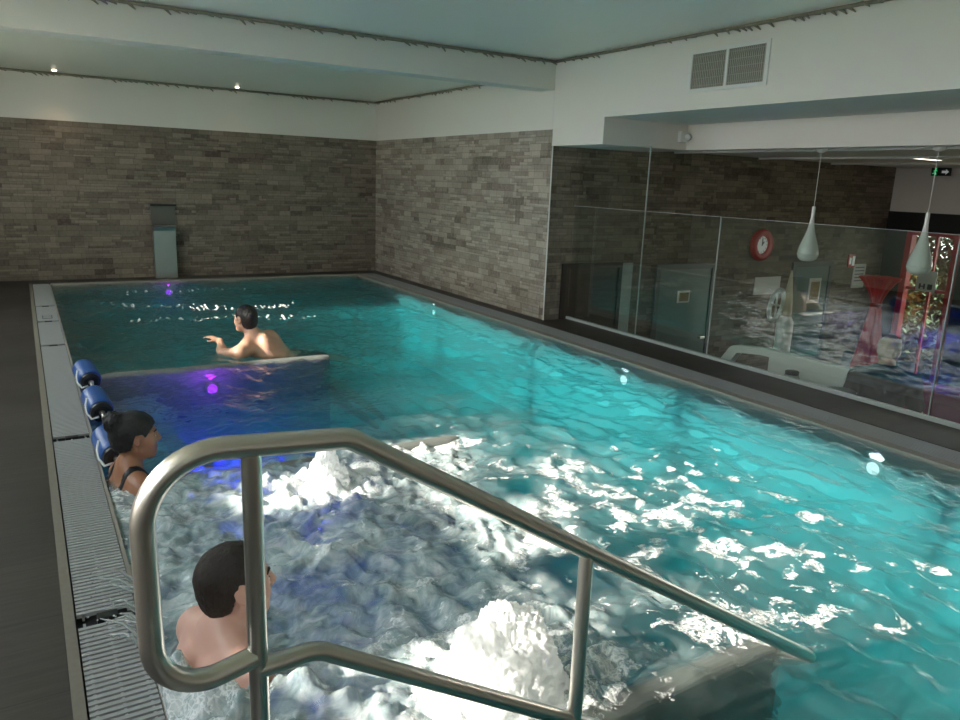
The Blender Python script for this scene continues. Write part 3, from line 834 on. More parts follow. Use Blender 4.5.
def shell(J, F, grow, keep, fem=False, arms=0.0, legs=0.0):
    s = SDF()
    A = lambda n: np.array(J[n], float)
    f, l, u = F[:, 0], F[:, 1], F[:, 2]
    ch, pe, nb = A('chest'), A('pelvis'), A('neck'); wd = .88 if fem else 1.0; g = grow
    s.ell(ch, (.112 + g, .158 * wd + g, .185 + g), F, .03)
    s.ell((ch + pe) / 2 - f * .005, (.098 + g, .132 * wd + g, .17 + g), F, .08)
    s.ell(pe, (.108 + g, .162 + g, .115 + g), F, .08)
    sl, sr = A('shoL'), A('shoR')
    s.cap(sl * .8 + sr * .2 - f * .012, sr * .8 + sl * .2 - f * .012, .062 * wd + g, .062 * wd + g, .06)
    for q in (sl, sr):
        s.cap(nb - f * .02 + u * .03, q, .042 + g, .046 * wd + g, .05)
        if arms > 0: s.ell(q - u * .005, (.058 * wd + g, .054 * wd + g, .060 * wd + g), F, .035)
    for sg in (-1, 1):
        s.ell(ch - f * .075 + l * .072 * sg + u * .07, (.042 + g, .062 + g, .082 + g), F, .04)
        if fem: s.ell(ch + f * .085 + l * .068 * sg - u * .02, (.055 + g, .058 + g, .060 + g), F, .03)
        else: s.ell(ch + f * .075 + l * .070 * sg + u * .04, (.045 + g, .070 + g, .055 + g), F, .04)
    for sd in 'LR':
        if arms > 0:
            a, b = A('sho' + sd), A('elb' + sd); s.cap(a, a + (b - a) * arms, .050 * wd + g, .046 * wd + g * 1.4, .035)
        if legs > 0:
            a, b = A('hip' + sd), A('kne' + sd); s.cap(a, a + (b - a) * legs, .086 + g, .074 + g, .05)
    return s

EYE_W = plain('eye_white', (.75, .74, .70), .25); IRIS = plain('eye_iris', (.03, .018, .012), .2)
def eyes(c, F, sc, root, browmat):
    T = lambda x, y, z: Vector((np.array(c) + F @ (np.array((x, y, z)) * sc)).tolist())
    R = Matrix([list(r) for r in F])
    for y in (-1, 1):
        bm = bmesh.new(); m = bmesh.ops.create_uvsphere(bm, u_segments=14, v_segments=10, radius=1)
        for v in m['verts']: v.co = T(.0845, .032 * y, .000) + R @ Vector((v.co.x * .0085 * sc, v.co.y * .0115 * sc, v.co.z * .0055 * sc))
        e = finish(bm, 'eye', EYE_W, root, smooth=True)
        bm = bmesh.new(); m = bmesh.ops.create_uvsphere(bm, u_segments=12, v_segments=8, radius=1)
        for v in m['verts']: v.co = T(.0912, .032 * y, .000) + R @ Vector((v.co.x * .0025 * sc, v.co.y * .005 * sc, v.co.z * .005 * sc))
        finish(bm, 'iris', IRIS, e, smooth=True)
        bm = bmesh.new()
        tube(bm, [T(.096, .014 * y, .022), T(.094, .030 * y, .028), T(.080, .050 * y, .022)], .0045 * sc, n=8, r2=.0025 * sc)
        finish(bm, 'eyebrow', browmat, root, smooth=True)

def person(label, J, F, hc, HF, skin, hairm, hp, h=.008, fem=False, cloth=None, sc=1.0, group=None):
    s = build_body(J, F, np.array(hc, float), HF, sc, fem)
    lo, hi = s.bounds()
    root = mesh_from(s.ev, lo, hi, h, 'person', skin, label=label, cat='person', group=group)
    hf = hair_fn(hc, HF, sc, **hp)
    e = .17 if hp.get('bun') is None else .24
    mesh_from(hf, np.array(hc) - e, np.array(hc) + e, .0042, 'hair', hairm, root)
    eyes(hc, HF, sc, root, hairm)
    if cloth: cloth(root, J, F)
    return root

M_skin1 = skin_mat('skin_fair', (.68, .42, .34))
M_skin2 = skin_mat('skin_tan', (.36, .18, .105))
M_skin3 = skin_mat('skin_olive', (.60, .37, .26))
M_hair1 = hair_mat('hair_dark_brown', (.020, .011, .007), .5)
M_hair2 = hair_mat('hair_black', (.008, .007, .007), .5)
M_hair3 = hair_mat('hair_brown_wet', (.012, .007, .005), .42)
M_hair4 = hair_mat('hair_blond', (.42, .31, .17), .5)

def sit_joints(neck, F, back=8, lean=0.0):
    f, l, u = F[:, 0], F[:, 1], F[:, 2]
    n = np.array(neck, float)
    J = {'neck': n}
    J['chest'] = n - u * .20 + f * .005
    J['pelvis'] = n - u * .52 + f * .02
    J['shoL'] = n + l * .175 - u * .055; J['shoR'] = n - l * .175 - u * .055
    return J, f, l, u

# man in the near bay, seen from behind, seated against the left wall
def near_man():
    F = frame(14, -10, 0)
    J, f, l, u = sit_joints((.425, 2.145, .120), F)
    for sd, sg in (('L', 1), ('R', -1)):
        J['elb' + sd] = J['sho' + sd] + l * .05 * sg - u * .27 + f * .06
        J['wri' + sd] = J['elb' + sd] + f * .21 - u * .06 - l * .05 * sg
        J['hip' + sd] = J['pelvis'] + l * .09 * sg - u * .02
        J['kne' + sd] = J['hip' + sd] + f * .40 + l * .04 * sg + u * .03
        J['ank' + sd] = J['kne' + sd] - u * .40 + f * .05
    HF = frame(5, 2, 0)
    def cl(root, J, F):
        sh = shell(J, F, .006, None, legs=.35)
        pe = J['pelvis']; uu = F[:, 2]
        fn = lambda P: np.maximum(sh.ev(P), (P - pe) @ uu - .09)
        lo, hi = sh.bounds(); hi = np.minimum(hi, pe + .5)
        mesh_from(fn, lo, hi, .012, 'swim_trunks', M_swim, root)
    return person('bare-shouldered man with short dark brown hair seen from behind in the foaming bay', J, F, (.464, 2.165, .274), HF, M_skin1, M_hair1,
                  dict(grow=.004, seed=21, low=-.070, tex=.0028), cloth=cl, h=.0075, sc=1.05)
near_man()

def bay_woman():
    F = frame(12, 0, 0)
    J, f, l, u = sit_joints((.358, 3.90, .030), F)
    J['shoL'] = J['neck'] + l * .155 - u * .045; J['shoR'] = J['neck'] - l * .155 - u * .045
    for sd, sg in (('L', 1), ('R', -1)):
        J['elb' + sd] = J['sho' + sd] + l * .05 * sg - u * .24 + f * .08
        J['wri' + sd] = J['elb' + sd] + f * .20 + u * .02 - l * .06 * sg
        J['hip' + sd] = J['pelvis'] + l * .09 * sg - u * .02
        J['kne' + sd] = J['hip' + sd] + f * .40 + l * .03 * sg + u * .04
        J['ank' + sd] = J['kne' + sd] - u * .38 + f * .06
    HF = frame(4, 0, 0)
    def cl(root, J, F):
        sh = shell(J, F, .006, None, fem=True, legs=.05)
        nb = np.array(J['neck']); f, l, u = F[:, 0], F[:, 1], F[:, 2]
        def fn(P):
            q = P - nb; a = q @ f; b = q @ l; c = q @ u
            strap = np.abs(np.abs(b) - .085) - .014
            cut = np.minimum(c + .125 + .03 * (a < 0), np.maximum(strap, c - .2))
            return np.maximum(sh.ev(P), cut)
        lo, hi = sh.bounds()
        mesh_from(fn, lo, hi, .008, 'swimsuit', M_swim, root)
    return person('woman with black hair in a bun, in profile beside the blue headrest rolls', J, F, (.385, 3.90, .210), HF, M_skin2, M_hair2,
                  dict(grow=.010, seed=41, low=-.06, tex=.003, bun=((-.086, 0, .088), (.052, .058, .052))), cloth=cl, h=.0075, fem=True)
bay_woman()

def swimmer():
    # chest leaning towards the far left, hips trailing to the right
    up = np.array((-.50, .32, .80)); up /= np.linalg.norm(up)
    fw = np.array((-.72, .55, -.62)); fw -= up * (fw @ up); fw /= np.linalg.norm(fw)
    F = np.stack([fw, np.cross(up, fw), up], 1)
    J, f, l, u = sit_joints((1.625, 6.47, .115), F)
    J['pelvis'] = np.array((1.96, 6.40, -.20))
    J['chest'] = J['neck'] * .62 + J['pelvis'] * .38 + np.array((0, 0, .0))
    J['shoL'] = np.array((1.475, 6.33, .020)); J['shoR'] = np.array((1.80, 6.56, .055))
    J['elbL'] = np.array((1.37, 6.50, -.01)); J['wriL'] = np.array((1.39, 6.68, .060))
    J['hdL'] = (-.55, .75, .25); J['hnL'] = (-.2, .2, -1)
    J['elbR'] = np.array((1.98, 6.72, -.12)); J['wriR'] = np.array((1.80, 6.92, -.10)); J['hdR'] = (-.6, .7, .1); J['hnR'] = (0, 0, -1)
    for sd, sg in (('L', 1), ('R', -1)):
        J['hip' + sd] = J['pelvis'] + l * .09 * sg
        J['kne' + sd] = J['hip' + sd] + np.array((.36, -.02, -.22)) + l * .04 * sg
        J['ank' + sd] = J['kne' + sd] + np.array((.33, .02, -.25))
        J['ft' + sd] = (.8, 0, -.5)
    HF = frame(118, 2, 0)
    def cl(root, J, F):
        sh = SDF(); pe = J['pelvis']; ax = (J['pelvis'] - J['chest']); ax /= np.linalg.norm(ax)
        sh.ell(pe, (.118, .172, .125), F, .05)
        for sd in 'LR': sh.cap(J['hip' + sd], J['hip' + sd] * .5 + J['kne' + sd] * .5, .094, .082, .05)
        fn = lambda P: np.maximum(sh.ev(P), -((P - pe) @ ax + .04))
        lo, hi = sh.bounds()
        mesh_from(fn, lo, hi, .009, 'swim_trunks', M_swim, root)
    return person('dark-haired man wading in the far pool with back turned and left hand raised', J, F, (1.575, 6.50, .278), HF, M_skin3, M_hair3,
                  dict(grow=.003, seed=61, low=-.08, tex=.0025), cloth=cl, h=.0075)
swimmer()

def bar_man():
    F = frame(28, 0, 0)
    J, f, l, u = sit_joints((5.87, 3.36, .125), F)
    for sd, sg in (('L', 1), ('R', -1)):
        J['sho' + sd] = J['neck'] + l * .195 * sg - u * .06
        J['elb' + sd] = J['sho' + sd] + l * .07 * sg - u * .26 + f * .08
        J['wri' + sd] = J['elb' + sd] + f * .22 + u * .06 - l * .08 * sg
        J['hip' + sd] = J['pelvis'] + l * .10 * sg
        J['kne' + sd] = J['hip' + sd] + f * .42 + l * .05 * sg + u * .02
        J['ank' + sd] = J['kne' + sd] - u * .42 - f * .05
    HF = frame(30, -6, 0)
    def cl(root, J, F):
        sh = shell(J, F, .014, None, arms=.75)
        nb = np.array(J['neck']); f, l, u = F[:, 0], F[:, 1], F[:, 2]
        def fn(P):
            q = P - nb
            r = np.linalg.norm(q - (q @ u)[..., None] * u - f * .0, axis=-1)
            return np.maximum(np.maximum(sh.ev(P), .066 - r - np.maximum(0, -(q @ u + .03)) * 3), -((P - J['pelvis']) @ u + .10))
        lo, hi = sh.bounds()
        mesh_from(fn, lo, hi, .010, 't_shirt', M_shirt, root)
        sh2 = SDF(); sh2.ell(J['pelvis'], (.122, .176, .125), F, .05)
        for sd in 'LR':
            sh2.cap(J['hip' + sd], J['kne' + sd], .098, .072, .05); sh2.cap(J['kne' + sd], J['ank' + sd], .070, .056, .03)
        lo, hi = sh2.bounds()
        mesh_from(sh2.ev, lo, hi, .012, 'trousers', M_grey, root)
    return person('blond man in a black t-shirt seated with back turned behind the glass', J, F, (5.895, 3.375, .300), HF, M_skin3, M_hair4,
                  dict(grow=.008, seed=81, low=-.06, tex=.003), cloth=cl, h=.0085)
bm_root = bar_man()
# his stool
st = empty('bar_stool', (5.88, 3.38, BARZ), 'black bar stool under the blond man behind the glass', 'stool')
bm = bmesh.new(); lathe(bm, [(.05, .81), (.19, .82), (.20, .84), (.19, .86), (.05, .865)], 28); finish(bm, 'seat', M_black, st, smooth=True, autos=40)
bm = bmesh.new(); lathe(bm, [(.03, .04), (.03, .82)], 16); finish(bm, 'pedestal', M_steel, st, smooth=True, autos=40)
bm = bmesh.new(); lathe(bm, [(.05, 0), (.22, 0), (.22, .012), (.05, .045)], 28); finish(bm, 'base', M_steel, st, smooth=True, autos=40)

# ------------------------------------------------------------------ cascade fountain by the far wall
cf = empty('cascade_fountain', (1.70, FY - .10, 0), 'slim stainless steel cascade spout standing against the far stone wall', 'water spout')
def sheet(prof, x0, x1, th, name, mat, par):
    bm = bmesh.new()
    up = [Vector((0, a, b)) for a, b in prof]
    n = []
    for i in range(len(up)):
        t = (up[min(i + 1, len(up) - 1)] - up[max(i - 1, 0)]).normalized(); n.append(Vector((0, -t.z, t.y)))
    ring = [(p.y, p.z) for p in up] + [((p + q * th).y, (p + q * th).z) for p, q in zip(up[::-1], n[::-1])]
    extrude_poly(bm, [(x0, a, b) for a, b in ring], (x1 - x0, 0, 0))
    return finish(bm, name, mat, par)
sheet([(-.05, 0), (-.055, .35), (-.06, .66), (-.075, .71), (-.11, .735), (-.16, .735)], -.145, .145, -.006, 'front_sheet', M_steel_pale, cf)
finish(B((-.145, .145, -.045, .06, 0, .66), bev=.004), 'body', M_steel_pale, cf)
finish(B((-.150, .175, .075, .098, .74, 1.0), bev=.003), 'back_plate', steel_mat('dull_steel', (.22, .21, .185), .4), cf)
finish(B((-.155, .185, .02, .098, 1.0, 1.028), bev=.004), 'lip', plain('dark_lip', (.03, .028, .026), .4), cf)

# ------------------------------------------------------------------ underwater lamps
def uw_lamp(loc, axis, mat, lab, power, col, size=.10, r=.055, off=.10):
    r *= .8
    e = empty('underwater_lamp', loc, lab, 'pool light', 'round underwater lamps')
    M = Vector((0, 0, 1)).rotation_difference(Vector(axis)).to_matrix()
    bm = bmesh.new(); lathe(bm, [(r, 0), (r * 1.25, .0), (r * 1.25, .012), (r, .018)], 24, (0, 0, 0), M); finish(bm, 'bezel', M_steel_pale, e, smooth=True, autos=40)
    bm = bmesh.new(); lathe(bm, [(.005, .012), (r, .012), (r * .8, .022), (.005, .026)], 24, (0, 0, 0), M); finish(bm, 'lens', mat, e, smooth=True, autos=40)
    if power:
        L = bpy.data.lights.new('lamp_glow', 'POINT'); L.energy = power; L.color = col; L.shadow_soft_size = size; L.cycles.use_multiple_importance_sampling = False
        o = bpy.data.objects.new('lamp_glow', L); o.location = Vector(axis) * off; COL.objects.link(o); o.parent = e
M_violet = lamp_mat('violet_lens', (.60, .03, 1.0), 3.2)
M_bluev = lamp_mat('blue_lens', (.12, .06, 1.0), .6)
M_wlens = lamp_mat('white_lens', (.9, 1, 1), 2.2)
uw_lamp((1.17, 5.99, -.17), (0, -1, 0), M_violet, 'violet underwater lamp on the bay wall in front of the wading man', 4.5, (.40, .05, 1.0))
uw_lamp((1.66, PY1 - .005, -.16), (0, -1, 0), M_violet, 'violet underwater lamp below the steel cascade spout', .8, (.45, .08, 1.0))
uw_lamp((1.02, 4.95, -.949), (0, 0, 1), M_bluev, 'blue underwater lamp in the floor of the calm bay beside the bathing woman', 16, (.12, .04, 1.0), off=.14)
uw_lamp((1.30, 3.72, -.40), (0, -1, 0), M_bluev, 'blue underwater lamp in the second bay wall, glowing through the foam', 7, (.10, .06, 1.0))
uw_lamp((PX1 - .005, 8.5, -.16), (-1, 0, 0), M_wlens, 'small white underwater lamp low on the right pool wall, farthest along', 0, (1, 1, 1), r=.045)
uw_lamp((PX1 - .005, 4.85, -.16), (-1, 0, 0), M_wlens, 'white underwater lamp on the right pool wall opposite the glass seam', 0, (1, 1, 1), r=.06)
uw_lamp((PX1 - .005, 2.52, -.16), (-1, 0, 0), M_wlens, 'white underwater lamp on the right pool wall nearest the camera', 0, (1, 1, 1), r=.06)

# ------------------------------------------------------------------ vent, sensor, downlights
v = empty('ventilation_grille', (RX, 4.52, 2.46), 'two-part rectangular air vent grille on the white fascia', 'vent')
finish(B((-.004, .0, -.385, .385, -.15, .15)), 'backing', M_ventdark, v)
finish(B((-.012, .002, -.41, .41, .137, .165), (-.012, .002, -.41, .41, -.165, -.137), (-.012, .002, -.41, -.374, -.137, .137), (-.012, .002, .374, .41, -.137, .137), (-.012, .002, -.012, .012, -.137, .137)), 'frame', M_whitepaint, v)
for s0 in (-.37, .014):
    bm = bmesh.new()
    for k in range(19): box(bm, -.012, -.004, s0 + k * .0192, s0 + k * .0192 + .009, -.14, .14)
    for k in range(5): box(bm, -.008, -.003, s0, s0 + .356, -.12 + k * .058, -.114 + k * .058)
    finish(bm, 'louvre', M_vent, v)
sn = empty('motion_sensor', (6.0, 5.985, 2.03), 'small white motion sensor in the corner of the ceiling recess', 'sensor')
finish(B((-.04, .04, -.03, .015, -.055, .055), bev=.01), 'housing', M_whitepaint, sn)
bm = bmesh.new(); m = bmesh.ops.create_uvsphere(bm, u_segments=16, v_segments=10, radius=.036)
for q in m['verts']: q.co += Vector((.045, -.04, 0))
finish(bm, 'lens_ball', M_white, sn, smooth=True)
M_warm = lamp_mat('warm_lamp', (1, .82, .6), 10)
for x, lab in ((.50, 'recessed ceiling downlight at far left, above the warm patch of stone wall'), (2.73, 'recessed ceiling downlight right of the steel cascade spout')):
    d = empty('downlight', (x, 11.28, 2.66), lab, 'ceiling light', 'recessed downlights in the far ceiling')
    bm = bmesh.new(); lathe(bm, [(.03, -.001), (.045, -.001), (.045, -.008), (.03, -.006)], 24); finish(bm, 'ring', M_steel_pale, d, smooth=True, autos=40)
    bm = bmesh.new(); lathe(bm, [(.004, -.022), (.018, -.020), (.028, -.010), (.030, -.004), (.004, -.003)], 24); finish(bm, 'bulb', M_warm, d)
    L = bpy.data.lights.new('spot', 'SPOT'); L.energy = 9 if x < 1 else 2; L.color = (1, .68, .42); L.spot_size = math.radians(75); L.spot_blend = .8; L.shadow_soft_size = .03
    o = bpy.data.objects.new('spot_beam', L); COL.objects.link(o); o.parent = d; o.location = (0, 0, -.02); o.rotation_euler = (math.radians(12), 0, 0)

# ------------------------------------------------------------------ glass balustrade
finish(B((GX - .02, GX + .02, BY, CORN - .01, 0.0, .028), bev=.003), 'glass_channel', M_silver, label='thin silver floor channel holding the glass balustrade', cat='channel')
for (a, b, lab) in ((4.705, CORN - .02, 'frameless glass balustrade pane beside the stone corner'), (2.68, 4.695, 'frameless glass balustrade pane in front of the blond man'), (.65, 2.67, 'frameless glass balustrade pane at the right edge of the picture')):
    e = empty('glass_balustrade', (GX, a, .0281), lab, 'glass panel', 'glass balustrade panes')
    p = finish(B((-.006, .006, 0, b - a, 0, 1.245)), 'pane', M_glass, e)
    finish(B((-.0062, .0062, -.0025, .0025, 0, 1.245), (-.0062, .0062, 0, b - a, 1.244, 1.2465)), 'polished_edge', M_silver, e)
# tall fixed pane beside the corner
e = empty('glass_screen', (5.36, 5.75, -.2), 'tall fixed glass pane behind the balustrade, reaching the ceiling', 'glass screen')
finish(B((0, .012, 0, CORN - 5.75, 0, 2.1)), 'pane', glass_mat('tall_glass', (.95, .98, .965), .02), e)
finish(B((-.001, .013, -.003, .003, 0, 2.1)), 'polished_edge', M_silver, e)

# ------------------------------------------------------------------ pendants
for (x, y, lab) in ((6.42, 4.61, 'white teardrop pendant lamp in front of the stone wall'), (6.42, 3.54, 'white teardrop pendant lamp in front of the red doorway')):
    e = empty('pendant_lamp', (x, y, BARC), lab, 'pendant lamp', 'white teardrop pendants')
    bm = bmesh.new(); lathe(bm, [(.005, 0), (.062, 0), (.060, -.018), (.045, -.045), (.02, -.06), (.005, -.062)], 32); finish(bm, 'ceiling_rose', M_white, e, smooth=True, autos=50)
    bm = bmesh.new(); tube(bm, [(0, 0, -.06), (0, 0, -.55)], .0035, n=8); finish(bm, 'cord', M_whitepaint, e, smooth=True)
    bm = bmesh.new(); lathe(bm, [(.004, -.545), (.016, -.545), (.017, -.56), (.017, -.64), (.023, -.70), (.036, -.77), (.058, -.84), (.082, -.91), (.094, -.96), (.096, -1.0), (.086, -1.03), (.060, -1.055), (.03, -1.06)], 36); finish(bm, 'shade', M_white, e, smooth=True, autos=60)
    bm = bmesh.new(); lathe(bm, [(.0965, -.985), (.0985, -.99), (.0965, -.995)], 36); finish(bm, 'band', M_whitepaint, e, smooth=True)

# ------------------------------------------------------------------ bar room furnishing
W = CORN
def wall_door(i, x0, x1, ztop, leaf, framem, fw=.07, handle=True):
    e = finish(B((x0, x0 + fw, W - .03, W, BARZ, ztop), (x1 - fw, x1, W - .03, W, BARZ, ztop), (x0 + fw, x1 - fw, W - .03, W, ztop - fw, ztop)), 'door_%d' % i, framem, kind=ST)
    finish(B((x0 + fw, x1 - fw, W - .015, W, BARZ, ztop - fw)), 'door_leaf', leaf, e)
    if handle: finish(B((x1 - fw - .12, x1 - fw - .03, W - .05, W - .015, BARZ + 1.0, BARZ + 1.03), bev=.005), 'door_handle', M_steel, e)
wall_door(1, 5.18, 6.06, .63, M_brown, plain('dark_brown_frame', (.02, .012, .01), .4), .05)
wall_door(2, 6.62, 7.66, .59, M_doorgrey, M_frame)
wall_door(3, 9.20, 10.10, .56, M_doorgrey, M_frame)
finish(B((6.06, 6.23, W - .02, W, BARZ, .62)), 'trim_silver', M_silver, kind=ST)
def wall_card(name, x, z, w, h, mat, lab, cat, inner=None, off=.0):
    W = CORN + .0325 - off
    e = finish(B((x - w / 2, x + w / 2, W - .045, W - .032, z - h / 2, z + h / 2)), name, mat, label=lab, cat=cat)
    if inner: finish(B((x - w * .38, x + w * .38, W - .048, W - .045, z - h * .36, z + h * .36)), 'print', inner, e)
    return e
wall_card('poster', 7.12, .17, .21, .15, M_paper, 'small ochre picture on the grey-green door left of the glass seam', 'poster', M_poster, .016)
wall_card('poster', 9.74, .14, .26, .36, M_paper, 'tall framed poster on the grey-green door below the wall clock', 'poster', M_poster, .016)
wall_card('notice_board', 8.72, .25, .52, .24, M_paper, 'white notice board on the stone wall below the clock', 'notice board')
nb = wall_card('notice', 10.78, .32, .30, .36, M_paper, 'white paper notice on the stone wall under the red fire sign', 'notice')
finish(B(*[(10.67, 10.89, W - .0145, W - .0125, .44 - k * .05, .455 - k * .05) for k in range(5)]), 'printed_lines', M_grey, nb)
fs = wall_card('fire_sign', 10.55, .55, .17, .19, M_redpaint, 'small red and white fire safety sign high on the stone wall', 'sign')
finish(B((10.56, 10.62, W - .0155, W - .0125, .48, .62), (10.49, 10.535, W - .0155, W - .0125, .50, .60)), 'symbol', M_signwhite, fs)
# wall clock: red ring, white dial
ck = empty('wall_clock', (8.48, W, .81), 'round wall clock with a broad red ring and white dial', 'clock')
MY = Matrix.Rotation(PI / 2, 3, 'X')
bm = bmesh.new(); lathe(bm, [(.115, 0), (.205, 0), (.215, .03), (.20, .06), (.16, .07), (.125, .06), (.115, .03)], 40, (0, 0, 0), MY); finish(bm, 'ring', M_redpaint, ck, smooth=True, autos=50)
bm = bmesh.new(); lathe(bm, [(.003, .0), (.118, 0), (.118, .03), (.003, .031)], 40, (0, 0, 0), MY); finish(bm, 'dial', M_signwhite, ck)
finish(B((-.006, .006, -.040, -.034, -.01, .085)), 'minute_hand', M_black, ck)
bm = B((-.007, .007, -.038, -.033, -.01, .055)); bmesh.ops.rotate(bm, verts=bm.verts, cent=(0, 0, 0), matrix=Matrix.Rotation(math.radians(40), 3, 'Y')); finish(bm, 'hour_hand', M_black, ck)
for k in range(12):
    t = B((-.004, .004, -.034, -.030, .088, .106)); bmesh.ops.rotate(t, verts=t.verts, cent=(0, 0, 0), matrix=Matrix.Rotation(k * PI / 6, 3, 'Y'))
    finish(t, 'hour_mark', M_black, ck)

# dark counter behind the glass, white bench back, jar and bowl
finish(B((5.36, 5.65, .8, 5.3, -.16, -.10), (5.40, 5.60, .8, 5.3, BARZ, -.16), bev=.008), 'bar_counter', plain('dark_counter', (.035, .033, .032), .35), label='dark bar counter running along the foot of the glass', cat='counter')
wb = empty('bench', (5.86, 4.9, BARZ), 'white bench with a curved end behind the dark bar counter', 'bench')
bm = bmesh.new()
pr = fillet([(0, .18, 1.20), (0, .02, 1.43), (0, -.35, 1.475), (0, -1.24, 1.475)], [.12, .10], 8)
outer = [(p.y, p.z) for p in pr]
inner = [(-1.24, 1.405), (-.33, 1.405), (-.06, 1.37), (.06, 1.20)]
extrude_poly(bm, [(0, a, b) for a, b in outer + inner], (.09, 0, 0))
finish(bm, 'curved_rim', M_whitepaint, wb)
finish(B((.02, .07, -1.20, -.42, 1.0, 1.405)), 'back_panel', M_whitepaint, wb)
finish(B((.07, .55, -1.20, .0, .42, .50), bev=.02), 'seat', M_whitepaint, wb)
finish(B((.10, .52, -1.15, -.1, 0, .42)), 'plinth', M_grey, wb)
jr = empty('glass_jar', (5.55, 3.98, -.10), 'small glass jar with a dark lid on the bar counter', 'jar')
bm = bmesh.new(); lathe(bm, [(.01, 0), (.055, 0), (.066, .02), (.068, .06), (.055, .085), (.05, .09), (.047, .09), (.05, .06), (.05, .01), (.01, .008)], 28); finish(bm, 'body', plain('jar_glass', (.35, .40, .36), .15, var=.2, coat=.5), jr, smooth=True, autos=50)
bm = bmesh.new(); lathe(bm, [(.01, .09), (.056, .09), (.058, .115), (.05, .12), (.01, .12)], 28); finish(bm, 'lid', M_black, jr, smooth=True, autos=50)
bw = empty('bowl', (5.56, 3.52, -.10), 'low black bowl on the bar counter left of the blond man', 'bowl')
bm = bmesh.new(); lathe(bm, [(.02, 0), (.06, 0), (.11, .05), (.115, .065), (.10, .063), (.05, .02), (.02, .018)], 28); finish(bm, 'body', M_black, bw, smooth=True, autos=50)
bm = bmesh.new(); lathe(bm, [(.108, .055), (.116, .060), (.108, .066)], 28); finish(bm, 'rim', M_frame, bw, smooth=True)

# white sculptural stand: cone, oval ring, pedestal
ws = empty('sculpture', (8.0, 5.93, BARZ), 'white pedestal sculpture with tilted oval ring and pointed cone', 'sculpture')
bm = bmesh.new(); lathe(bm, [(.20, 0), (.20, .03), (.10, .06), (.085, .30), (.095, .70), (.10, 1.35), (.06, 1.42)], 28); finish(bm, 'pedestal', M_whitepaint, ws, smooth=True, autos=50)
bm = bmesh.new(); lathe(bm, [(.06, 1.42), (.065, 1.48), (.05, 1.66), (.028, 1.85), (.008, 1.985)], 24); finish(bm, 'cone', plain('ivory', (.62, .56, .42), .5), ws, smooth=True, autos=60)
bm = bmesh.new()
pts = [Vector((-.05, .12 + .085 * math.cos(a), 1.54 + .20 * math.sin(a))) for a in np.linspace(0, 2 * PI, 33)]
tube(bm, pts, .028, n=12, caps=False); bmesh.ops.remove_doubles(bm, verts=bm.verts, dist=1e-4)
bmesh.ops.rotate(bm, verts=bm.verts, cent=(0, .12, 1.54), matrix=Matrix.Rotation(math.radians(14), 3, 'X'))
rg = finish(bm, 'oval_ring', M_whitepaint, ws, smooth=True)
bm = bmesh.new(); tube(bm, [(-.05, .12, 1.36), (-.05, .12, 1.72)], .012, n=10); tube(bm, [(-.05, .05, 1.54), (-.05, .2, 1.54)], .012, n=10); finish(bm, 'spokes', M_whitepaint, rg, smooth=True)

# red draped column
rd = empty('fabric_column', (8.4, 5.05, BARZ), 'tall red draped fabric column with ruffled flaring top', 'decoration')
def ruff(n, amp): return lambda a, z: 1 + amp * math.sin(n * a) + amp * .5 * math.sin(n * 1.7 * a + 1)
bm = bmesh.new(); lathe(bm, [(.05, 1.68), (.06, 1.74), (.10, 1.84), (.155, 1.93), (.20, 1.985), (.205, 2.0), (.15, 1.985), (.05, 1.95)], 80, (0, 0, 0), None, ruff(11, .10)); finish(bm, 'ruffled_top', M_red, rd, smooth=True)
bm = bmesh.new(); lathe(bm, [(.30, 0), (.28, .25), (.22, .6), (.16, .95), (.105, 1.3), (.07, 1.55), (.052, 1.68)], 80, (0, 0, 0), None, ruff(9, .09)); finish(bm, 'draped_skirt', M_red, rd, smooth=True)
bm = bmesh.new(); lathe(bm, [(.052, 1.655), (.066, 1.665), (.066, 1.695), (.052, 1.70)], 32); finish(bm, 'waist_tie', plain('dark_red', (.25, .006, .01), .5), rd, smooth=True)

# armchairs further back
def armchair(x, y, mat, lab, rz):
    e = empty('armchair', (x, y, BARZ), lab, 'armchair', rotz=rz)
    finish(B((-.35, .35, -.35, .35, .12, .45), bev=.04), 'seat', mat, e)
    finish(B((-.40, -.22, -.42, .42, .10, .92), bev=.06), 'backrest', mat, e)
    for s in (-1, 1): finish(B((-.35, .33, s * .38 - .07, s * .38 + .07, .10, .62), bev=.04), 'armrest', mat, e)
    for sx in (-1, 1):
        for sy in (-1, 1): finish(B((sx * .28 - .02, sx * .28 + .02, sy * .32 - .02, sy * .32 + .02, 0, .12)), 'leg', M_black, e)
armchair(8.75, 4.30, M_magenta, 'magenta armchair at the right edge of the bar room', .4)
armchair(9.5, 5.45, M_grey, 'grey-blue armchair behind the seated blond man', .2)

# right wall of the bar room with the red doorway and autumn hedge outside
DY0, DY1 = 5.72, 6.50
finish(B((BARX, BARX + .15, BY, CORN + .15, 1.29, 2.2)), 'wall_bar_right', plain('warm_white_wall', (.60, .56, .52), .8, var=.02), kind=ST)
finish(B((BARX - .02, BARX + .13, BY, CORN, 1.02, 1.29), (BARX, BARX + .13, DY1, CORN, BARZ, 1.02), (BARX, BARX + .13, 4.6, DY0 - .02, BARZ, 1.02)), 'wall_bar_black', M_black, kind=ST)
finish(B((BARX, BARX + .13, BY, 1.4, BARZ, 1.02)), 'wall_bar_right_lower', M_plaster, kind=ST)
e = finish(B((BARX - .02, BARX + .1, DY1 - .09, DY1, BARZ, 1.02), (BARX - .02, BARX + .1, DY0, DY0 + .09, BARZ, 1.02), (BARX - .02, BARX + .1, DY0 + .09, DY1 - .09, .96, 1.02), bev=.004), 'door_4', M_redpaint, kind=ST)
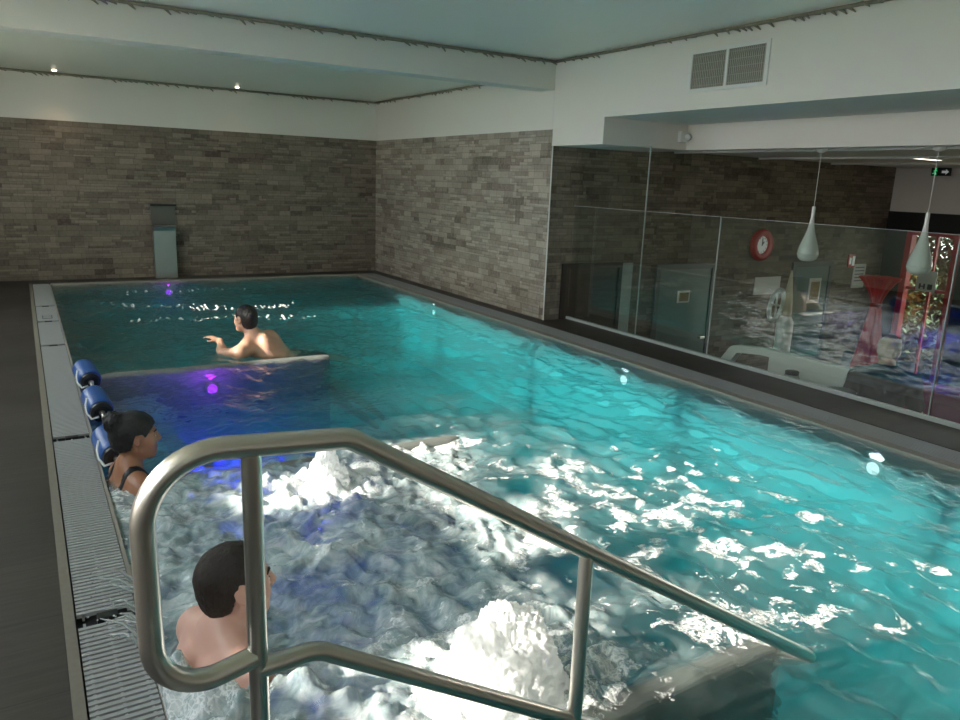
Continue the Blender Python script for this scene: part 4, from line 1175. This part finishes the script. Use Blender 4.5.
finish(B((BARX + .03, BARX + .07, DY0 + .33, DY0 + .37, BARZ, .96)), 'mullion', M_redpaint, e)
finish(B((BARX + .04, BARX + .05, DY0 + .09, DY1 - .09, BARZ, .96)), 'door_glass', M_glass, e)
finish(B((BARX + .02, BARX + .08, DY0 + .09, DY1 - .09, BARZ, BARZ + .12), (BARX + .03, BARX + .07, DY0 + .09, DY1 - .09, .16, .20)), 'door_rail', M_redpaint, e)
pn = finish(B((BARX + .020, BARX + .028, 5.98, 6.26, .16, .46)), 'notice', M_paper, label='white paper notice with a black symbol on the red glass door', cat='notice')
finish(B((BARX + .017, BARX + .020, 6.125, 6.15, .19, .27), (BARX + .017, BARX + .020, 6.19, 6.215, .19, .27), (BARX + .017, BARX + .020, 6.15, 6.19, .222, .238), (BARX + .017, BARX + .020, 6.02, 6.09, .19, .27)), 'symbol', M_black, pn)
# wide window further along the same wall, outside the frame to the right
WY0, WY1 = 1.4, 4.6
finish(B((BARX, BARX + .08, WY0, WY0 + .06, BARZ, 1.02), (BARX, BARX + .08, WY1 - .06, WY1, BARZ, 1.02), (BARX, BARX + .08, WY0, WY1, BARZ, BARZ + .06), (BARX, BARX + .08, (WY0 + WY1) / 2 - .03, (WY0 + WY1) / 2 + .03, BARZ, 1.02)), 'window_7', M_redpaint, kind=ST)
# exit sign
es = empty('exit_sign', (BARX - .06, 6.13, 1.875), 'dark green exit sign with white arrow and green running figure', 'sign')
finish(B((-.02, .02, -.13, .13, -.06, .05), bev=.004), 'panel', M_exitblack, es)
bm = bmesh.new()
extrude_poly(bm, [(-.024, -.02, .012), (-.024, -.075, .012), (-.024, -.075, .032), (-.024, -.118, -.005), (-.024, -.075, -.042), (-.024, -.075, -.022), (-.024, -.02, -.022)], (.004, 0, 0))
finish(bm, 'arrow', M_signwhite, es)
bm = bmesh.new()
m = bmesh.ops.create_uvsphere(bm, u_segments=10, v_segments=8, radius=.011)
for q in m['verts']: q.co += Vector((-.024, .065, .036))
for a, b in (((.065, .024), (.075, -.012)), ((.075, -.012), (.055, -.03)), ((.055, -.03), (.06, -.048)), ((.075, -.012), (.095, -.03)), ((.095, -.03), (.112, -.028)), ((.066, .018), (.045, .004)), ((.068, .018), (.092, .004))):
    tube(bm, [(-.024, a[0], a[1]), (-.024, b[0], b[1])], .006, n=6)
finish(bm, 'running_figure', M_green, es, smooth=True)
# spots in the bar ceiling
for y, lab in ((4.9, 'flush ceiling light in the bar room left of the exit sign'), (4.15, 'flush ceiling light in the bar room above the exit sign')):
    d = empty('downlight', (8.6, y, BARC), lab, 'ceiling light', 'flush lights in the bar ceiling')
    finish(B((-.35, .35, -.05, .05, -.012, 0), bev=.003), 'frame', M_whitepaint, d)
    finish(B((-.32, .32, -.035, .035, -.014, -.011)), 'diffuser', lamp_mat('bar_diffuser', (1, .9, .75), 4.0), d)

# outdoors: ground and autumn hedge
finish(B((BARX + .15, 40, -30, 40, BARZ - .3, BARZ - .1), (-60, LX - .18, -30, 40, -.6, -.3)), 'ground', plain('lawn', (.09, .12, .04), .9, var=.4, scale=3), kind=ST)
finish(B((BARX + .15, BARX + 1.3, -3, 12, 1.30, 1.45)), 'ceiling_sky_blocker', M_plaster, kind=ST)  # unseen roof slab added to cut the daylight outside the red door
def hedge():
    r = np.random.default_rng(5)
    bm = bmesh.new()
    for k in range(9000):
        c = Vector((13.0 + r.uniform(-.3, .6), r.uniform(5.6, 9.0), BARZ - .1 + r.random() * 2.9))
        s = r.uniform(.05, .10)
        R = Matrix.Rotation(r.uniform(0, 6.28), 3, 'Z') @ Matrix.Rotation(r.uniform(-1.2, 1.2), 3, 'X')
        vs = [bm.verts.new(c + R @ Vector(q) * s) for q in ((-.1, -1, 0), (.55, -.2, .1), (.1, 1, 0), (-.6, .1, .1))]
        bm.faces.new(vs)
    return bm
def leaf_mat():
    t = NT('autumn_leaf')
    oi = t.n('ShaderNodeNewGeometry').outputs['Random Per Island']
    col = t.ramp(oi, [(0, (.16, .055, .012, 1)), (.4, (.09, .03, .008, 1)), (.7, (.13, .085, .02, 1)), (1, (.04, .045, .012, 1))])
    d = t.n('ShaderNodeBsdfDiffuse', {'Color': col}).outputs[0]; tl = t.n('ShaderNodeBsdfTranslucent', {'Color': col}).outputs[0]
    return t.surf(t.n('ShaderNodeMixShader', {0: .45, 1: d, 2: tl}).outputs[0])
finish(hedge(), 'hedge', leaf_mat(), label='autumn coloured hedge outside the red glass door', cat='hedge', kind='stuff')

# ------------------------------------------------------------------ light
W_ = bpy.data.worlds.new('World'); SC.world = W_; W_.use_nodes = True
nt = W_.node_tree; nt.nodes.clear()
bg = nt.nodes.new('ShaderNodeBackground'); ow = nt.nodes.new('ShaderNodeOutputWorld')
tc = nt.nodes.new('ShaderNodeTexCoord'); sp = nt.nodes.new('ShaderNodeSeparateXYZ'); rp_ = nt.nodes.new('ShaderNodeValToRGB')
nt.links.new(tc.outputs['Generated'], sp.inputs[0]); nt.links.new(sp.outputs[2], rp_.inputs[0])
rp_.color_ramp.elements[0].position = 0.0; rp_.color_ramp.elements[0].color = (1.0, .97, .92, 1)
rp_.color_ramp.elements[1].position = .6; rp_.color_ramp.elements[1].color = (.80, .90, .98, 1)
nt.links.new(rp_.outputs[0], bg.inputs[0]); bg.inputs[1].default_value = 4.5
nt.links.new(bg.outputs[0], ow.inputs[0])
def portal(name, loc, rot, sx, sy):
    L = bpy.data.lights.new(name, 'AREA'); L.shape = 'RECTANGLE'; L.size = sx; L.size_y = sy; L.cycles.is_portal = True
    o = bpy.data.objects.new(name, L); o.location = loc; o.rotation_euler = rot; COL.objects.link(o)
for a, b in wins: portal('sky_portal', (LX - .02, (a + b) / 2, (SILL + HEAD) / 2), (0, -PI / 2, 0), HEAD - SILL, b - a)
portal('sky_portal', (BARX - .03, (WY0 + WY1) / 2, (BARZ + 1.02) / 2), (0, PI / 2, 0), 1.02 - BARZ, WY1 - WY0)
portal('sky_portal', (BARX - .04, (DY0 + DY1) / 2, (BARZ + 1.02) / 2), (0, PI / 2, 0), 1.02 - BARZ, DY1 - DY0)
S = bpy.data.lights.new('sun', 'SUN'); S.energy = 13; S.angle = math.radians(1.5); S.color = (1, .93, .82)
so = bpy.data.objects.new('sun', S); COL.objects.link(so)
so.rotation_euler = Vector((.92, -.06, -.43)).to_track_quat('-Z', 'Y').to_euler()
so.location = (-6, 8, 6)

# ------------------------------------------------------------------ camera
cam = bpy.data.cameras.new('camera'); co = bpy.data.objects.new('camera', cam); COL.objects.link(co)
cam.sensor_width = 36.0; cam.lens = 753.35 / 960 * 36.0; cam.clip_start = .02; cam.clip_end = 200
yaw, pitch, rol = 0.54581592, 0.23261951, 0.03747132
fwd = Vector((math.sin(yaw) * math.cos(pitch), math.cos(yaw) * math.cos(pitch), -math.sin(pitch)))
r_ = Vector((math.cos(yaw), -math.sin(yaw), 0)); u_ = r_.cross(fwd)
r2 = r_ * math.cos(rol) + u_ * math.sin(rol); u2 = -r_ * math.sin(rol) + u_ * math.cos(rol)
co.matrix_world = Matrix(((r2.x, u2.x, -fwd.x, 0), (r2.y, u2.y, -fwd.y, 0), (r2.z, u2.z, -fwd.z, 1.5), (0, 0, 0, 1)))
SC.camera = co

SC.view_settings.view_transform = 'Standard'; SC.view_settings.look = 'None'
SC.view_settings.exposure = .12; SC.view_settings.gamma = 1.0; SC.view_settings.use_curve_mapping = False
SC.cycles.use_denoising = True
SC.cycles.max_bounces = 12; SC.cycles.diffuse_bounces = 5; SC.cycles.glossy_bounces = 5; SC.cycles.transmission_bounces = 8; SC.cycles.transparent_max_bounces = 16
SC.cycles.sample_clamp_indirect = 14.0; SC.cycles.sample_clamp_direct = 0.0; SC.cycles.blur_glossy = 1.0
